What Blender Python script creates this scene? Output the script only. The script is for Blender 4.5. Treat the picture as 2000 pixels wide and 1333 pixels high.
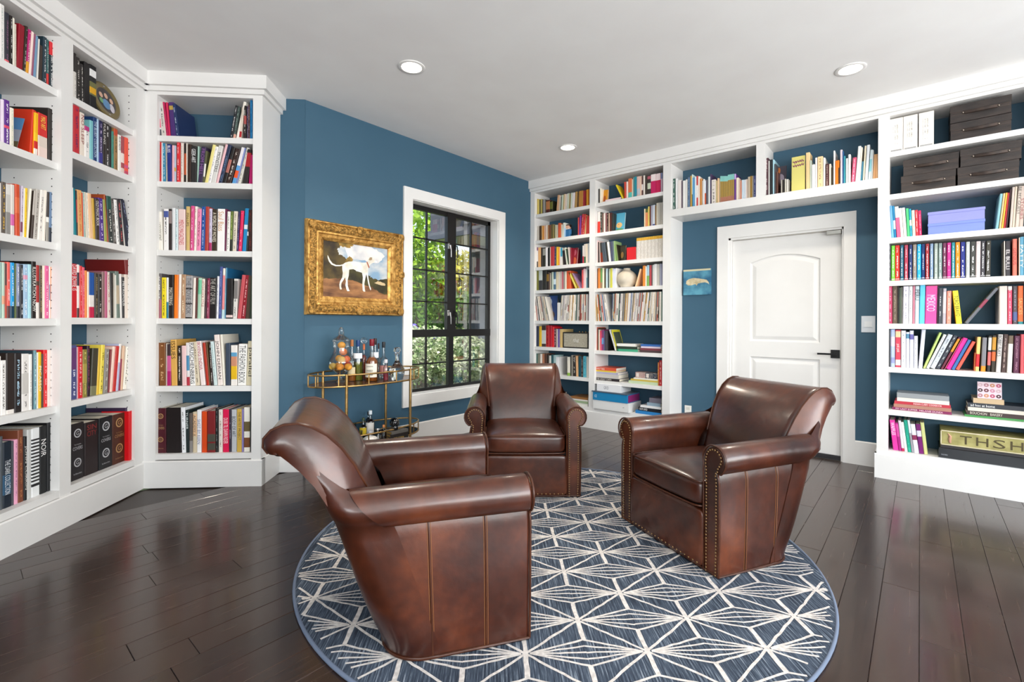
import bpy, math, random
from mathutils import Vector, Matrix
random.seed(7)
R = math.radians
D = bpy.data
for o in list(D.objects): D.objects.remove(o)
scene = bpy.context.scene
COLL = scene.collection

# ---------------------------------------------------------------- camera
FPX, CY, ROLL, YAW, CAM_H = 931.57, 629.71, .0055, .708, 1.2041
CAM = Vector((0, 0, CAM_H))
FWD = Vector((math.cos(YAW), math.sin(YAW), 0)); RGT = Vector((math.sin(YAW), -math.cos(YAW), 0)); UP = Vector((0, 0, 1))
cd = D.cameras.new('camera'); cam = D.objects.new('camera', cd); COLL.objects.link(cam)
cx_ = RGT*math.cos(ROLL) + UP*math.sin(ROLL); cy_ = -RGT*math.sin(ROLL) + UP*math.cos(ROLL); cz_ = -FWD
cam.matrix_world = Matrix(((cx_.x, cy_.x, cz_.x, 0), (cx_.y, cy_.y, cz_.y, 0), (cx_.z, cy_.z, cz_.z, CAM_H), (0, 0, 0, 1)))
cd.sensor_width = 36; cd.lens = 36*FPX/2000; cd.shift_y = -(666.5-CY)/2000; cd.clip_start = .05; cd.clip_end = 200
scene.camera = cam
# ---------------------------------------------------------------- world, sun, daylight and added ceiling fill at the windows behind the camera
world = D.worlds.new('world'); scene.world = world; world.use_nodes = True
wn = world.node_tree.nodes; wl = world.node_tree.links
bg = wn['Background']
sky = wn.new('ShaderNodeTexSky'); sky.sky_type = 'NISHITA'; sky.sun_disc = False; sky.sun_elevation = R(48); sky.sun_rotation = R(100); sky.air_density = 1.2; sky.dust_density = 1.5
wl.new(sky.outputs[0], bg.inputs[0]); bg.inputs[1].default_value = .32
sd = D.lights.new('sun', 'SUN'); so = D.objects.new('sun', sd); COLL.objects.link(so)
sd.energy = 9.0; sd.angle = R(1.0); sd.color = (1, .95, .86)
so.rotation_euler = Vector((.30, .32, -.9)).to_track_quat('-Z', 'Y').to_euler(); so.location = (-3, -4, 9)
def area(name, loc, target, sx, sy, power, col=(1, 1, 1)):
    l = D.lights.new(name, 'AREA'); l.shape = 'RECTANGLE'; l.size = sx; l.size_y = sy; l.energy = power; l.color = col
    o = D.objects.new(name, l); COLL.objects.link(o); o.location = loc
    o.rotation_euler = (Vector(target)-Vector(loc)).to_track_quat('-Z', 'Y').to_euler()
    return o
# daylight entering the tall rear windows (window_2 in the rear wall, window_3 in the far left wall): sky light; the upward-aimed pair is extra fill, added to brighten the ceiling
area('daylight_rear', (1.3, -3.42, 1.55), (1.3, 0, 1.4), 5.2, 2.3, 85, (.94, .97, 1))
area('ceiling_fill_rear', (1.3, -3.40, 1.55), (1.3, 0, 5.2), 5.2, 2.3, 230, (1, .985, .96))
area('daylight_left', (-2.86, -1.5, 1.5), (0, -1.5, 1.45), 2.7, 2.2, 34, (.94, .97, 1))
area('ceiling_fill_left', (-2.84, -1.5, 1.5), (0, -1.5, 4.6), 2.7, 2.2, 100, (1, .985, .96))
vs = scene.view_settings
vs.view_transform = 'Standard'; vs.look = 'None'; vs.gamma = 1; vs.use_curve_mapping = False; vs.exposure = .45

# ---------------------------------------------------------------- photo pixel -> ray helpers (2000 x 1333 frame)
def ray(u, v):
    a, b = u-1000, v-CY; c, s = math.cos(ROLL), math.sin(ROLL)
    x = c*a + s*b; y = -s*a + c*b
    return FWD + RGT*(x/FPX) - UP*(y/FPX)
def on(u, v, n, d):
    r = ray(u, v); return CAM + r*((d - CAM.dot(n))/r.dot(n))
S2 = math.sqrt(.5)
NL = Vector((S2, -S2, 0)); NF = Vector((S2, S2, 0)); NX = Vector((1, 0, 0)); NY = Vector((0, 1, 0)); NZ = UP
dL, dF, dB, YW, XR, XD, H = -2.3661, 3.6133, 3.9337, 3.7499, 4.7248, 5.0461, 2.9776
DEP = .3204

class Frame:
    """a vertical plane: a runs along it (left to right seen from the room), depth goes into it"""
    def __init__(s, u, n_in, d):
        s.u, s.n, s.d = u, n_in, d
    def P(s, a, dep, z): return s.u*a + s.n*(s.d+dep) + UP*z
    def px(s, u, v, dep=0):
        q = on(u, v, s.n, s.d+dep); return q.dot(s.u), q.z
    def mat(s, a=0, dep=0, z=0):
        p = s.P(a, dep, z)
        return Matrix(((s.u.x, s.n.x, 0, p.x), (s.u.y, s.n.y, 0, p.y), (0, 0, 1, p.z), (0, 0, 0, 1)))
FL = Frame(NF, -NL, -dL)      # long 45 degree bookcase
FF = Frame(NL, NF, dF)        # corner bookcase beside the blue wall
FR = Frame(-NY, NX, XR)       # right wall bookcases and shelf over the door
FD = Frame(-NY, NX, XD)       # door wall
FW = Frame(NX, NY, YW)        # window wall

# ---------------------------------------------------------------- mesh helpers
class MB:
    def __init__(s): s.V, s.F, s.M = [], [], []
    def vs(s, pts): i = len(s.V); s.V.extend(tuple(p) for p in pts); return i
    def face(s, idx, m=0): s.F.append(tuple(idx)); s.M.append(m)
    def quad(s, a, b, c, d, m=0): i = s.vs((a, b, c, d)); s.face((i, i+1, i+2, i+3), m); return s
    def poly(s, pts, m=0): i = s.vs(pts); s.face(range(i, i+len(pts)), m); return s
    def box(s, x0, x1, y0, y1, z0, z1, m=0):
        i = s.vs([(x, y, z) for z in (z0, z1) for y in (y0, y1) for x in (x0, x1)])
        for f in ((0, 2, 3, 1), (4, 5, 7, 6), (0, 1, 5, 4), (1, 3, 7, 5), (3, 2, 6, 7), (2, 0, 4, 6)): s.face([i+k for k in f], m)
        return s
    def cbox(s, x0, x1, y0, y1, z0, z1, c, m=0):
        """box whose top edges are chamfered"""
        i = s.vs([(x0, y0, z0), (x1, y0, z0), (x1, y1, z0), (x0, y1, z0), (x0, y0, z1-c), (x1, y0, z1-c), (x1, y1, z1-c), (x0, y1, z1-c),
                  (x0+c, y0+c, z1), (x1-c, y0+c, z1), (x1-c, y1-c, z1), (x0+c, y1-c, z1)])
        for f in ((0, 1, 5, 4), (1, 2, 6, 5), (2, 3, 7, 6), (3, 0, 4, 7), (4, 5, 9, 8), (5, 6, 10, 9), (6, 7, 11, 10), (7, 4, 8, 11), (8, 9, 10, 11)): s.face([i+k for k in f], m)
        return s
    def prism(s, poly, y0, y1, m=0, axes='xz'):
        """poly in two axes extruded along the third"""
        def mk(p, t):
            if axes == 'xz': return (p[0], t, p[1])
            if axes == 'xy': return (p[0], p[1], t)
            return (t, p[0], p[1])
        n = len(poly); i = s.vs([mk(p, y0) for p in poly] + [mk(p, y1) for p in poly])
        s.face([i+k for k in range(n)], m); s.face([i+n+k for k in reversed(range(n))], m)
        for k in range(n): s.face((i+k, i+n+k, i+n+(k+1) % n, i+(k+1) % n), m)
        return s
    def grid(s, rows, closed_u=False, closed_v=False, m=0, flip=False):
        nv, nu = len(rows), len(rows[0]); i = s.vs([p for r in rows for p in r])
        for v in range(nv if closed_v else nv-1):
            for u in range(nu if closed_u else nu-1):
                q = (i+v*nu+u, i+v*nu+(u+1) % nu, i+((v+1) % nv)*nu+(u+1) % nu, i+((v+1) % nv)*nu+u)
                s.face(reversed(q) if flip else q, m)
        return i
    def tube(s, path, r, n=8, closed=False, caps=True, m=0):
        path = [Vector(p) for p in path]; rows = []; k = len(path); up = None
        for j, p in enumerate(path):
            if closed: t = path[(j+1) % k]-path[j-1]
            else: t = path[min(j+1, k-1)]-path[max(j-1, 0)]
            t.normalize()
            if up is None: up = Vector((0, 0, 1)) if abs(t.z) < .9 else Vector((1, 0, 0))
            a = t.cross(up)
            if a.length < 1e-4: up = Vector((1, 0, 0)) if abs(t.x) < .9 else Vector((0, 1, 0)); a = t.cross(up)
            a.normalize(); b = a.cross(t); up = b
            rr = r[j] if isinstance(r, (list, tuple)) else r
            rows.append([p + a*(rr*math.cos(2*math.pi*i/n)) + b*(rr*math.sin(2*math.pi*i/n)) for i in range(n)])
        i0 = s.grid(rows, closed_u=True, closed_v=closed, m=m)
        if caps and not closed:
            s.face([i0+q for q in reversed(range(n))], m); e = i0+(k-1)*n; s.face([e+q for q in range(n)], m)
        return s
    def lathe(s, prof, n=16, c=(0, 0, 0), m=0, cap=True):
        rows = [[(c[0]+r*math.cos(2*math.pi*i/n), c[1]+r*math.sin(2*math.pi*i/n), c[2]+z) for i in range(n)] for r, z in prof]
        i0 = s.grid(rows, closed_u=True, m=m)
        if cap:
            s.face([i0+q for q in reversed(range(n))], m); e = i0+(len(prof)-1)*n; s.face([e+q for q in range(n)], m)
        return s
    def sphere(s, c, r, nu=12, nv=8, sc=(1, 1, 1), m=0):
        rows = []
        for j in range(nv+1):
            th = math.pi*(j/nv); th = min(max(th, .02), math.pi-.02)
            rows.append([(c[0]+r*sc[0]*math.sin(th)*math.cos(2*math.pi*i/nu), c[1]+r*sc[1]*math.sin(th)*math.sin(2*math.pi*i/nu), c[2]-r*sc[2]*math.cos(th)) for i in range(nu)])
        i0 = s.grid(rows, closed_u=True, m=m)
        s.face([i0+q for q in reversed(range(nu))], m); e = i0+nv*nu; s.face([e+q for q in range(nu)], m)
        return s
    def sellip(s, c, h, e1, e2, nu=40, nv=20, fn=None, m=0):
        """superellipsoid: rounded box; e1 rounds in z, e2 in plan"""
        sp = lambda w, e: math.copysign(abs(w)**e, w)
        rows = []
        for j in range(nv+1):
            th = -math.pi/2 + math.pi*j/nv; row = []
            for i in range(nu):
                ph = 2*math.pi*i/nu
                x = h[0]*sp(math.cos(th), e1)*sp(math.cos(ph), e2); y = h[1]*sp(math.cos(th), e1)*sp(math.sin(ph), e2); z = h[2]*sp(math.sin(th), e1)
                if fn: x, y, z = fn(x, y, z)
                row.append((c[0]+x, c[1]+y, c[2]+z))
            rows.append(row)
        s.grid(rows, closed_u=True, m=m); return s
    def build(s, name, mats, parent=None, mw=None, smooth=None, matrix=None):
        me = D.meshes.new(name); me.from_pydata([tuple(v) for v in s.V], [], s.F)
        if not isinstance(mats, (list, tuple)): mats = [mats]
        for m in mats: me.materials.append(m)
        if len(mats) > 1: me.polygons.foreach_set('material_index', s.M)
        if smooth is not None:
            me.polygons.foreach_set('use_smooth', [True]*len(me.polygons)); me.set_sharp_from_angle(angle=R(smooth))
        me.update()
        o = D.objects.new(name, me); COLL.objects.link(o)
        if parent is not None: o.parent = parent
        if matrix is not None: o.matrix_basis = matrix
        if mw is not None: o.matrix_world = mw
        return o
def tag(o, label, cat=None, group=None, kind=None):
    if label: o['label'] = label
    if cat: o['category'] = cat
    if group: o['group'] = group
    if kind: o['kind'] = kind
    return o
def empty(name, matrix, label=None, cat=None, group=None, kind=None):
    o = D.objects.new(name, None); COLL.objects.link(o); o.empty_display_size = .1; o.matrix_world = matrix
    return tag(o, label, cat, group, kind)
def struct(o): o['kind'] = 'structure'; return o
def T(x, y, z, rz=0): return Matrix.Translation((x, y, z)) @ Matrix.Rotation(rz, 4, 'Z')

# ---------------------------------------------------------------- materials
def lin(h):
    if len(h) == 3: h = ''.join(c*2 for c in h)
    def f(c): c /= 255; return c/12.92 if c <= .04045 else ((c+.055)/1.055)**2.4
    return tuple(f(int(h[i:i+2], 16)) for i in (0, 2, 4)) + (1,)
def mat(name, col='ffffff', rough=.5, metal=0, spec=.5, coat=0, trans=0, ior=1.45, emit=None, estr=0):
    m = D.materials.new(name); m.use_nodes = True; b = m.node_tree.nodes['Principled BSDF']
    b.inputs['Base Color'].default_value = lin(col) if isinstance(col, str) else col
    b.inputs['Roughness'].default_value = rough; b.inputs['Metallic'].default_value = metal
    b.inputs['Specular IOR Level'].default_value = spec; b.inputs['Coat Weight'].default_value = coat
    b.inputs['Transmission Weight'].default_value = trans; b.inputs['IOR'].default_value = ior
    if emit: b.inputs['Emission Color'].default_value = lin(emit); b.inputs['Emission Strength'].default_value = estr
    return m
def nodes(m): return m.node_tree.nodes, m.node_tree.links, m.node_tree.nodes['Principled BSDF']
def noise_mix(m, c1, c2, scale=5, stretch=(1, 1, 1), detail=4, lo=.35, hi=.65, coord='Object', bump=0, bscale=None, rot=(0, 0, 0), rough=None):
    n, l, b = nodes(m)
    tc = n.new('ShaderNodeTexCoord'); mp = n.new('ShaderNodeMapping'); mp.inputs['Scale'].default_value = stretch; mp.inputs['Rotation'].default_value = rot
    l.new(tc.outputs[coord], mp.inputs[0])
    t = n.new('ShaderNodeTexNoise'); t.inputs['Scale'].default_value = scale; t.inputs['Detail'].default_value = detail; l.new(mp.outputs[0], t.inputs[0])
    r = n.new('ShaderNodeValToRGB'); r.color_ramp.elements[0].position = lo; r.color_ramp.elements[1].position = hi
    r.color_ramp.elements[0].color = lin(c1); r.color_ramp.elements[1].color = lin(c2)
    l.new(t.outputs[0], r.inputs[0]); l.new(r.outputs[0], b.inputs['Base Color'])
    if rough:
        rr = n.new('ShaderNodeMapRange'); rr.inputs[3].default_value = rough[0]; rr.inputs[4].default_value = rough[1]; l.new(t.outputs[0], rr.inputs[0]); l.new(rr.outputs[0], b.inputs['Roughness'])
    if bump:
        t2 = n.new('ShaderNodeTexNoise'); t2.inputs['Scale'].default_value = bscale or scale*8; t2.inputs['Detail'].default_value = 3; l.new(mp.outputs[0], t2.inputs[0])
        bp = n.new('ShaderNodeBump'); bp.inputs['Strength'].default_value = bump; bp.inputs['Distance'].default_value = .01; l.new(t2.outputs[0], bp.inputs['Height']); l.new(bp.outputs[0], b.inputs['Normal'])
    return m
WHITE = noise_mix(mat('white_paint', 'e4e3e1', .38), 'e2e1df', 'e6e5e3', 3)
CEIL = noise_mix(mat('ceiling_paint', 'eeeeed', .85, spec=.2), 'ecebea', 'f0f0ef', 2)
BLUE = noise_mix(mat('blue_wall_paint', '3d5e73', .55, spec=.35), '3b5c71', '3f6075', 1.5, bump=.03, bscale=220)
BLACKM = mat('black_metal', '0d0d0e', .38, spec=.5)
def thin_glass(name, col='ffffff', fac=.06, rough=0):
    m = D.materials.new(name); m.use_nodes = True; n, l = m.node_tree.nodes, m.node_tree.links; n.remove(n['Principled BSDF'])
    tr = n.new('ShaderNodeBsdfTransparent'); tr.inputs[0].default_value = lin(col); gl = n.new('ShaderNodeBsdfGlossy'); gl.inputs['Roughness'].default_value = rough
    fr = n.new('ShaderNodeFresnel'); fr.inputs[0].default_value = 1.45; ad = n.new('ShaderNodeMath'); ad.operation = 'MULTIPLY_ADD'; ad.inputs[1].default_value = .6; ad.inputs[2].default_value = fac-.03
    l.new(fr.outputs[0], ad.inputs[0]); mx = n.new('ShaderNodeMixShader'); l.new(ad.outputs[0], mx.inputs[0]); l.new(tr.outputs[0], mx.inputs[1]); l.new(gl.outputs[0], mx.inputs[2]); l.new(mx.outputs[0], n['Material Output'].inputs[0])
    return m
GLASS = thin_glass('window_glass', 'ffffff', .03)
BRASS = noise_mix(mat('brushed_brass', 'b08d57', .32, 1), 'a5834f', 'bf9c66', 30)
CHROME = mat('steel', 'c8c8c8', .25, 1)
DARKHOLE = mat('dark_hole', '39383a', .8)
FLOORBASE = mat('floor_base', '2b201a', .4)
def floor_mat():
    m = mat('espresso_plank', '33241c', .3, spec=.5, coat=.25); n, l, b = nodes(m)
    b.inputs['Coat Roughness'].default_value = .12
    tc = n.new('ShaderNodeTexCoord'); oi = n.new('ShaderNodeObjectInfo'); mp = n.new('ShaderNodeMapping'); mp.inputs['Scale'].default_value = (1.2, 26, 8)
    l.new(tc.outputs['Object'], mp.inputs[0]); cmb = n.new('ShaderNodeCombineXYZ'); ml = n.new('ShaderNodeMath'); ml.operation = 'MULTIPLY'; ml.inputs[1].default_value = 37; l.new(oi.outputs['Random'], ml.inputs[0])
    l.new(ml.outputs[0], cmb.inputs[0]); l.new(ml.outputs[0], cmb.inputs[1]); l.new(cmb.outputs[0], mp.inputs['Location'])
    t = n.new('ShaderNodeTexNoise'); t.inputs['Scale'].default_value = 3; t.inputs['Detail'].default_value = 6; t.inputs['Distortion'].default_value = .6; l.new(mp.outputs[0], t.inputs[0])
    r = n.new('ShaderNodeValToRGB'); e = r.color_ramp.elements; e[0].position = .3; e[0].color = lin('2d201a'); e[1].position = .72; e[1].color = lin('3f2e26'); l.new(t.outputs[0], r.inputs[0])
    hsv = n.new('ShaderNodeHueSaturation'); mr = n.new('ShaderNodeMapRange'); mr.inputs[3].default_value = .78; mr.inputs[4].default_value = 1.22; l.new(oi.outputs['Random'], mr.inputs[0]); l.new(mr.outputs[0], hsv.inputs['Value']); l.new(r.outputs[0], hsv.inputs['Color'])
    l.new(hsv.outputs[0], b.inputs['Base Color'])
    r2 = n.new('ShaderNodeMapRange'); r2.inputs[3].default_value = .22; r2.inputs[4].default_value = .30; l.new(t.outputs[0], r2.inputs[0]); l.new(r2.outputs[0], b.inputs['Roughness'])
    bp = n.new('ShaderNodeBump'); bp.inputs['Strength'].default_value = .035; bp.inputs['Distance'].default_value = .004; l.new(t.outputs[0], bp.inputs['Height']); l.new(bp.outputs[0], b.inputs['Normal'])
    return m
PLANK = floor_mat()
# ================================================================ room shell
fl = struct(MB().box(-3.2, 5.3, -3.75, 4.2, -.12, -.009).build('floor', FLOORBASE)); tag(fl, 'dark espresso hardwood plank floor running towards the window', 'floor')
# planks run along X
PWID = .1315; lens = [1.45, 1.1, .8, 1.25]; pm = {}
def plank_mesh(L):
    k = round(L, 2)
    if k not in pm:
        pm[k] = MB().cbox(0, k-.0014, 0, PWID-.0014, -.009, 0, .0013).build('plank', PLANK)
        me = pm[k].data; D.objects.remove(pm[k]); pm[k] = me
    return pm[k]
rnd = random.Random(11); ny = 0
y = .262 - PWID*12
while y < 3.74:
    x0 = -.4 if y > .3 else .7
    x = x0 - rnd.random()*1.0
    while x < 5.04:
        L = rnd.choice(lens); L = min(L, 5.05-x); L = max(L, .12)
        cx, cyy = x+L/2, y
        nl = Vector((x+L, y+PWID, 0)).dot(NL); nf = Vector((x, y, 0)).dot(NF)
        vis = True
        if nl < dL-.05: vis = False                    # behind the long bookcase
        if nf > dB+.02 and Vector((x+L, y, 0)).dot(NL) < -1.4: vis = False
        u = Vector((x+L, y, 0)); dd = u.dot(FWD)
        if dd < 1.1: vis = False
        elif (u.dot(RGT))/dd*FPX > 1250 and (Vector((x, y, 0)).dot(RGT))/max(.3, Vector((x, y, 0)).dot(FWD))*FPX > 1100: vis = False
        if y < .25 and x > XR+.02: vis = False
        if vis:
            o = D.objects.new('plank', plank_mesh(L)); COLL.objects.link(o); o.parent = fl; o.location = (x, y, 0); ny += 1
        x += L
    y += PWID
print('planks', ny)
ce = struct(MB().box(-3.2, 5.3, -3.75, 4.2, H, H+.1).build('ceiling', CEIL)); tag(ce, 'smooth white painted ceiling with recessed lights', 'ceiling')
def wallbox(name, fr, a0, a1, dep, z0, z1, m, thick=.12, holes=()):
    """wall slab in a frame with rectangular openings (a0,a1,z0,z1)"""
    b = MB(); xs = sorted({a0, a1, *[h for q in holes for h in q[:2]]}); zs = sorted({z0, z1, *[h for q in holes for h in q[2:]]})
    for i in range(len(xs)-1):
        for j in range(len(zs)-1):
            cx, cz = (xs[i]+xs[i+1])/2, (zs[j]+zs[j+1])/2
            if any(h[0] < cx < h[1] and h[2] < cz < h[3] for h in holes): continue
            b.box(xs[i], xs[i+1], dep, dep+thick, zs[j], zs[j+1])
    return struct(b.build(name, m, mw=fr.mat()))
WO = (2.876, 4.12, .488, 2.392)       # window opening
tag(wallbox('wall_front', FW, 1.8213, 5.30, 0, 0, H, BLUE, .16, [WO]), 'deep blue painted wall around the black window', 'wall')
tag(wallbox('wall_left', FL, -1.6, 3.95, DEP, 0, H, BLUE), 'blue painted wall behind the long bookcase', 'wall')
tag(wallbox('wall_corner', FF, -2.75, -1.3638, DEP, 0, H, BLUE), 'blue painted wall beside the gilt framed painting', 'wall')
tag(wallbox('wall_right', FD, -3.80, 3.70, 0, 0, H, BLUE, .12, [(-1.464, -.510, 0, 2.055)]), 'blue painted wall around the white door', 'wall')
rear = Frame(Vector((-1, 0, 0)), Vector((0, -1, 0)), 3.5)
leftw = Frame(Vector((0, 1, 0)), Vector((-1, 0, 0)), 2.96)
tag(wallbox('wall_rear', rear, -5.2, 3.1, 0, 0, H, WHITE, .12, [(-3.9, 1.3, .35, 2.72)]), 'white rear wall with a wide window', 'wall')
tag(wallbox('wall_side', leftw, -3.6, .95, 0, 0, H, WHITE, .12, [(-2.9, -.1, .35, 2.65)]), 'white side wall with a tall window', 'wall')
for nm, fr, (a0, a1, z0, z1), k in (('window_2', rear, (-3.9, 1.3, .35, 2.72), 5), ('window_3', leftw, (-2.9, -.1, .35, 2.65), 3)):
    b = MB()
    for i in range(k+1):
        a = a0 + (a1-a0)*i/k; b.box(max(a0, a-.03), min(a1, a+.03), .03, .08, z0, z1)
    for z in (z0+.025, (z0+z1)/2, z1-.025): b.box(a0, a1, .03, .08, z-.025, z+.025)
    struct(b.build(nm, BLACKM, mw=fr.mat())); tag(D.objects[nm], 'wide black framed window behind the viewer' if k == 5 else 'tall black framed side window', 'window')
# baseboards
def base(name, fr, a0, a1, dep, z1, label, t=.016):
    b = MB().prism([(dep-t, 0), (dep, 0), (dep, z1), (dep-t+.006, z1), (dep-t, z1-.008)], a0, a1, axes='yz')
    o = b.build(name, WHITE, mw=fr.mat()); struct(o); tag(o, label, 'baseboard')
base('baseboard_front', FW, 1.83, XR, 0, .213, 'white baseboard below the window')
base('baseboard_corner', FF, -1.553, -1.362, DEP, .213, 'short white baseboard beside the corner bookcase')
base('baseboard_right', FD, -1.93, -1.569, 0, .203, 'white baseboard below the small whale picture')
base('baseboard_switch', FD, -.421, -.24, 0, .203, 'white baseboard below the light switch')
# ---------------------------------------------------------------- window 1
WD = .115   # steel frame sits this deep in the reveal
def w1px(x, y, dep=WD): return FW.px(770+x/2.836, 350+y/2.836, dep)
win = empty('window_1', FW.mat(0, 0, 0), 'black steel casement window with white casing', 'window', kind='structure')
b = MB()
a0, a1, z0, z1 = WO; c0, c1, cz0, cz1 = 2.772, 4.228, .381, 2.497
for q in ((c0, a0, -.02, 0, cz0, cz1), (a1, c1, -.02, 0, cz0, cz1), (a0, a1, -.02, 0, z1, cz1), (a0, a1, -.02, 0, cz0, z0)): b.box(*q)
b.build('casing', WHITE, win)
b = MB()
for q in ((a0, a0+.006, 0, .16, z0, z1), (a1-.006, a1, 0, .16, z0, z1), (a0, a1, 0, .16, z1-.006, z1), (a0, a1, 0, .16, z0, z0+.006)): b.box(*q)
b.build('reveal', WHITE, win)
MUL = (3.437, 3.560); RAIL = (1.045, 1.123)
fa0, fa1, fz0, fz1 = a0+.004, a1-.004, z0+.006, z1-.006
fb = MB(); Y0, Y1 = WD, WD+.04
for q in ((fa0, fa0+.028, fz0, fz1), (fa1-.045, fa1, fz0, fz1), (fa0, fa1, fz1-.045, fz1), (fa0, fa1, fz0, fz0+.03)): fb.box(q[0], q[1], Y0, Y1, q[2], q[3])
fb.build('frame', BLACKM, win)
MB().box(*MUL, Y0-.006, Y1, RAIL[1], fz1).build('mullion', BLACKM, win)
MB().box(3.465, 3.534, Y0-.002, Y1, fz0, RAIL[0]).build('mullion', BLACKM, win)
MB().box(fa0, fa1, Y0-.006, Y1, *RAIL).build('rail', BLACKM, win)
lb, rb_ = (fa0+.028, MUL[0]), (MUL[1], fa1-.045)
cols = []
for (s0, s1) in (lb, rb_):
    mid = 3.168 if s0 < 3.2 else 3.806
    cols.append((s0, mid, s1))
    MB().box(mid-.007, mid+.007, Y0+.008, Y0+.03, fz0, fz1).build('glazing_bar', BLACKM, win)
hz = [2.057, 1.737, 1.412]
for (s0, s1) in (lb, rb_):
    for z in hz: MB().box(s0, s1, Y0+.008, Y0+.03, z-.007, z+.007).build('glazing_bar', BLACKM, win)
    MB().box(s0, s1, Y0+.008, Y0+.03, .764, .778).build('glazing_bar', BLACKM, win)
zl = [fz0+.03, .771, RAIL[0]]; zh = [RAIL[1]]+hz[::-1]+[fz1-.045]
for (s0, mid, s1) in cols:
    for (p0, p1) in ((s0, mid), (mid, s1)):
        for zz in (zl, zh):
            for i in range(len(zz)-1): MB().box(p0, p1, Y0+.017, Y0+.020, zz[i], zz[i+1]).build('pane', GLASS, win)
for a in (3.452, 3.545):
    for z in (2.02, 1.30):
        h = MB().box(a-.012, a+.012, Y0-.014, Y0-.004, z-.03, z+.03)
        h.tube([(a, Y0-.02, z+.01), (a, Y0-.04, z+.005), (a+.004, Y0-.045, z-.05), (a+.01, Y0-.04, z-.12)], .007, 6)
        h.build('handle', CHROME if a < 3.5 else BLACKM, win, smooth=40)
# ---------------------------------------------------------------- door
dr = empty('door_1', FD.mat(), 'white two panel door with arched upper panel and black lever', 'door', kind='structure')
b = MB(); T0, T1, TI0, TI1, TZ, TZI = -1.569, -.421, -1.464, -.510, 2.18, 2.055
b.box(T0, TI0, -.018, 0, 0, TZ); b.box(TI1, T1, -.018, 0, 0, TZ); b.box(TI0, TI1, -.018, 0, TZI, TZ)
b.build('casing', WHITE, dr)
b = MB(); b.box(TI0, TI0+.02, 0, .12, 0, TZI); b.box(TI1-.014, TI1, 0, .12, 0, TZI); b.box(TI0, TI1, 0, .12, TZI-.018, TZI)
b.build('jamb', WHITE, dr)
SL, SR, ST, SD0 = TI0+.022, TI1-.016, TZI-.022, .06
slab = MB()
pl, pr = SL+.165, SR-.165
def arch(x0, x1, z0, zs, zt, n=14):
    pts = [(x0, z0), (x1, z0), (x1, zs)]
    for i in range(1, n):
        t = i/n; x = x1+(x0-x1)*t; pts.append((x, zs+(zt-zs)*math.sin(math.pi*t)**.9))
    pts.append((x0, zs)); return pts
panels = [arch(pl, pr, 1.03, 1.80, 1.865), [(pl, .21), (pr, .21), (pr, .88), (pl, .88)]]
# slab face with the panel openings cut as strips
slab.box(SL, pl, SD0, SD0+.04, .012, ST); slab.box(pr, SR, SD0, SD0+.04, .012, ST)
slab.box(pl, pr, SD0, SD0+.04, .012, .21); slab.box(pl, pr, SD0, SD0+.04, .88, 1.03)
up = panels[0][2:]; n = len(up)
for i in range(n-1):
    (xa, za), (xb, zb) = up[i], up[i+1]
    i0 = slab.vs([(xa, SD0, za), (xb, SD0, zb), (xb, SD0, ST), (xa, SD0, ST)]); slab.face((i0, i0+1, i0+2, i0+3))
slab.build('slab', WHITE, dr)
def inset(poly, d):
    cx = sum(p[0] for p in poly)/len(poly); cz = sum(p[1] for p in poly)/len(poly)
    xs = [p[0] for p in poly]; zs = [p[1] for p in poly]; w, h = (max(xs)-min(xs))/2, (max(zs)-min(zs))/2
    mx, mz = (max(xs)+min(xs))/2, (max(zs)+min(zs))/2
    return [(mx+(x-mx)*(w-d)/w, mz+(z-mz)*(h-d)/h) for x, z in poly]
for pg in panels:
    p = MB(); rows = []
    for d, dep in ((0, SD0), (.008, SD0+.012), (.02, SD0+.014), (.05, SD0+.004), (.058, SD0+.003)):
        rows.append([(x, dep, z) for x, z in inset(pg, d)])
    p.grid(rows, closed_u=True); p.poly(rows[-1])
    p.build('panel', WHITE, dr)
hx, hz_ = SR-.048, .936
h = MB().box(hx-.034, hx+.034, SD0-.012, SD0, hz_-.037, hz_+.037)
h.tube([(hx, SD0-.012, hz_), (hx, SD0-.05, hz_)], .011, 10); h.box(hx-.13, hx+.012, SD0-.062, SD0-.05, hz_-.008, hz_+.008)
h.build('lever_handle', BLACKM, dr)
h = MB().box(SR-.11, SR-.005, -.006, SD0, 2.0, 2.03); h.build('closer_bracket', mat('brushed_nickel', 'b9b7b0', .35, .8), dr)
b = MB().box(TI0, TI1, .02, .14, 0, .012); b.box(TI0+.02, TI1-.014, SD0-.02, SD0+.02, .012, .035); b.build('threshold', mat('threshold_wood', '2c2b2e', .45), dr)
# hallway closing piece behind the door is the slab itself
sw = empty('light_switch', FD.mat(-.336, 0, 1.203), 'white rocker light switch plate beside the door', 'switch')
MB().cbox(-.048, .048, -.07, .07, 0, .006, .003).build('plate', mat('switch_plate', 'dfe6ee', .3), sw, matrix=Matrix.Rotation(R(90), 4, 'X'))
MB().box(-.026, .026, -.010, -.006, -.024, .024).build('rocker', mat('switch_rocker', 'eef2f6', .25), sw)
ou = empty('wall_outlet', FD.mat(-1.861, 0, .276), 'small white outlet cover low on the blue wall', 'outlet')
MB().box(-.035, .035, -.006, 0, -.057, .057).build('plate', mat('outlet_plate', 'e8e6df', .35), ou)
SKM = mat('outlet_socket', 'd6d3c9', .4)
for zz in (.012, -.04): MB().box(-.018, .018, -.009, -.006, zz, zz+.028).build('socket', SKM, ou)
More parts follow.
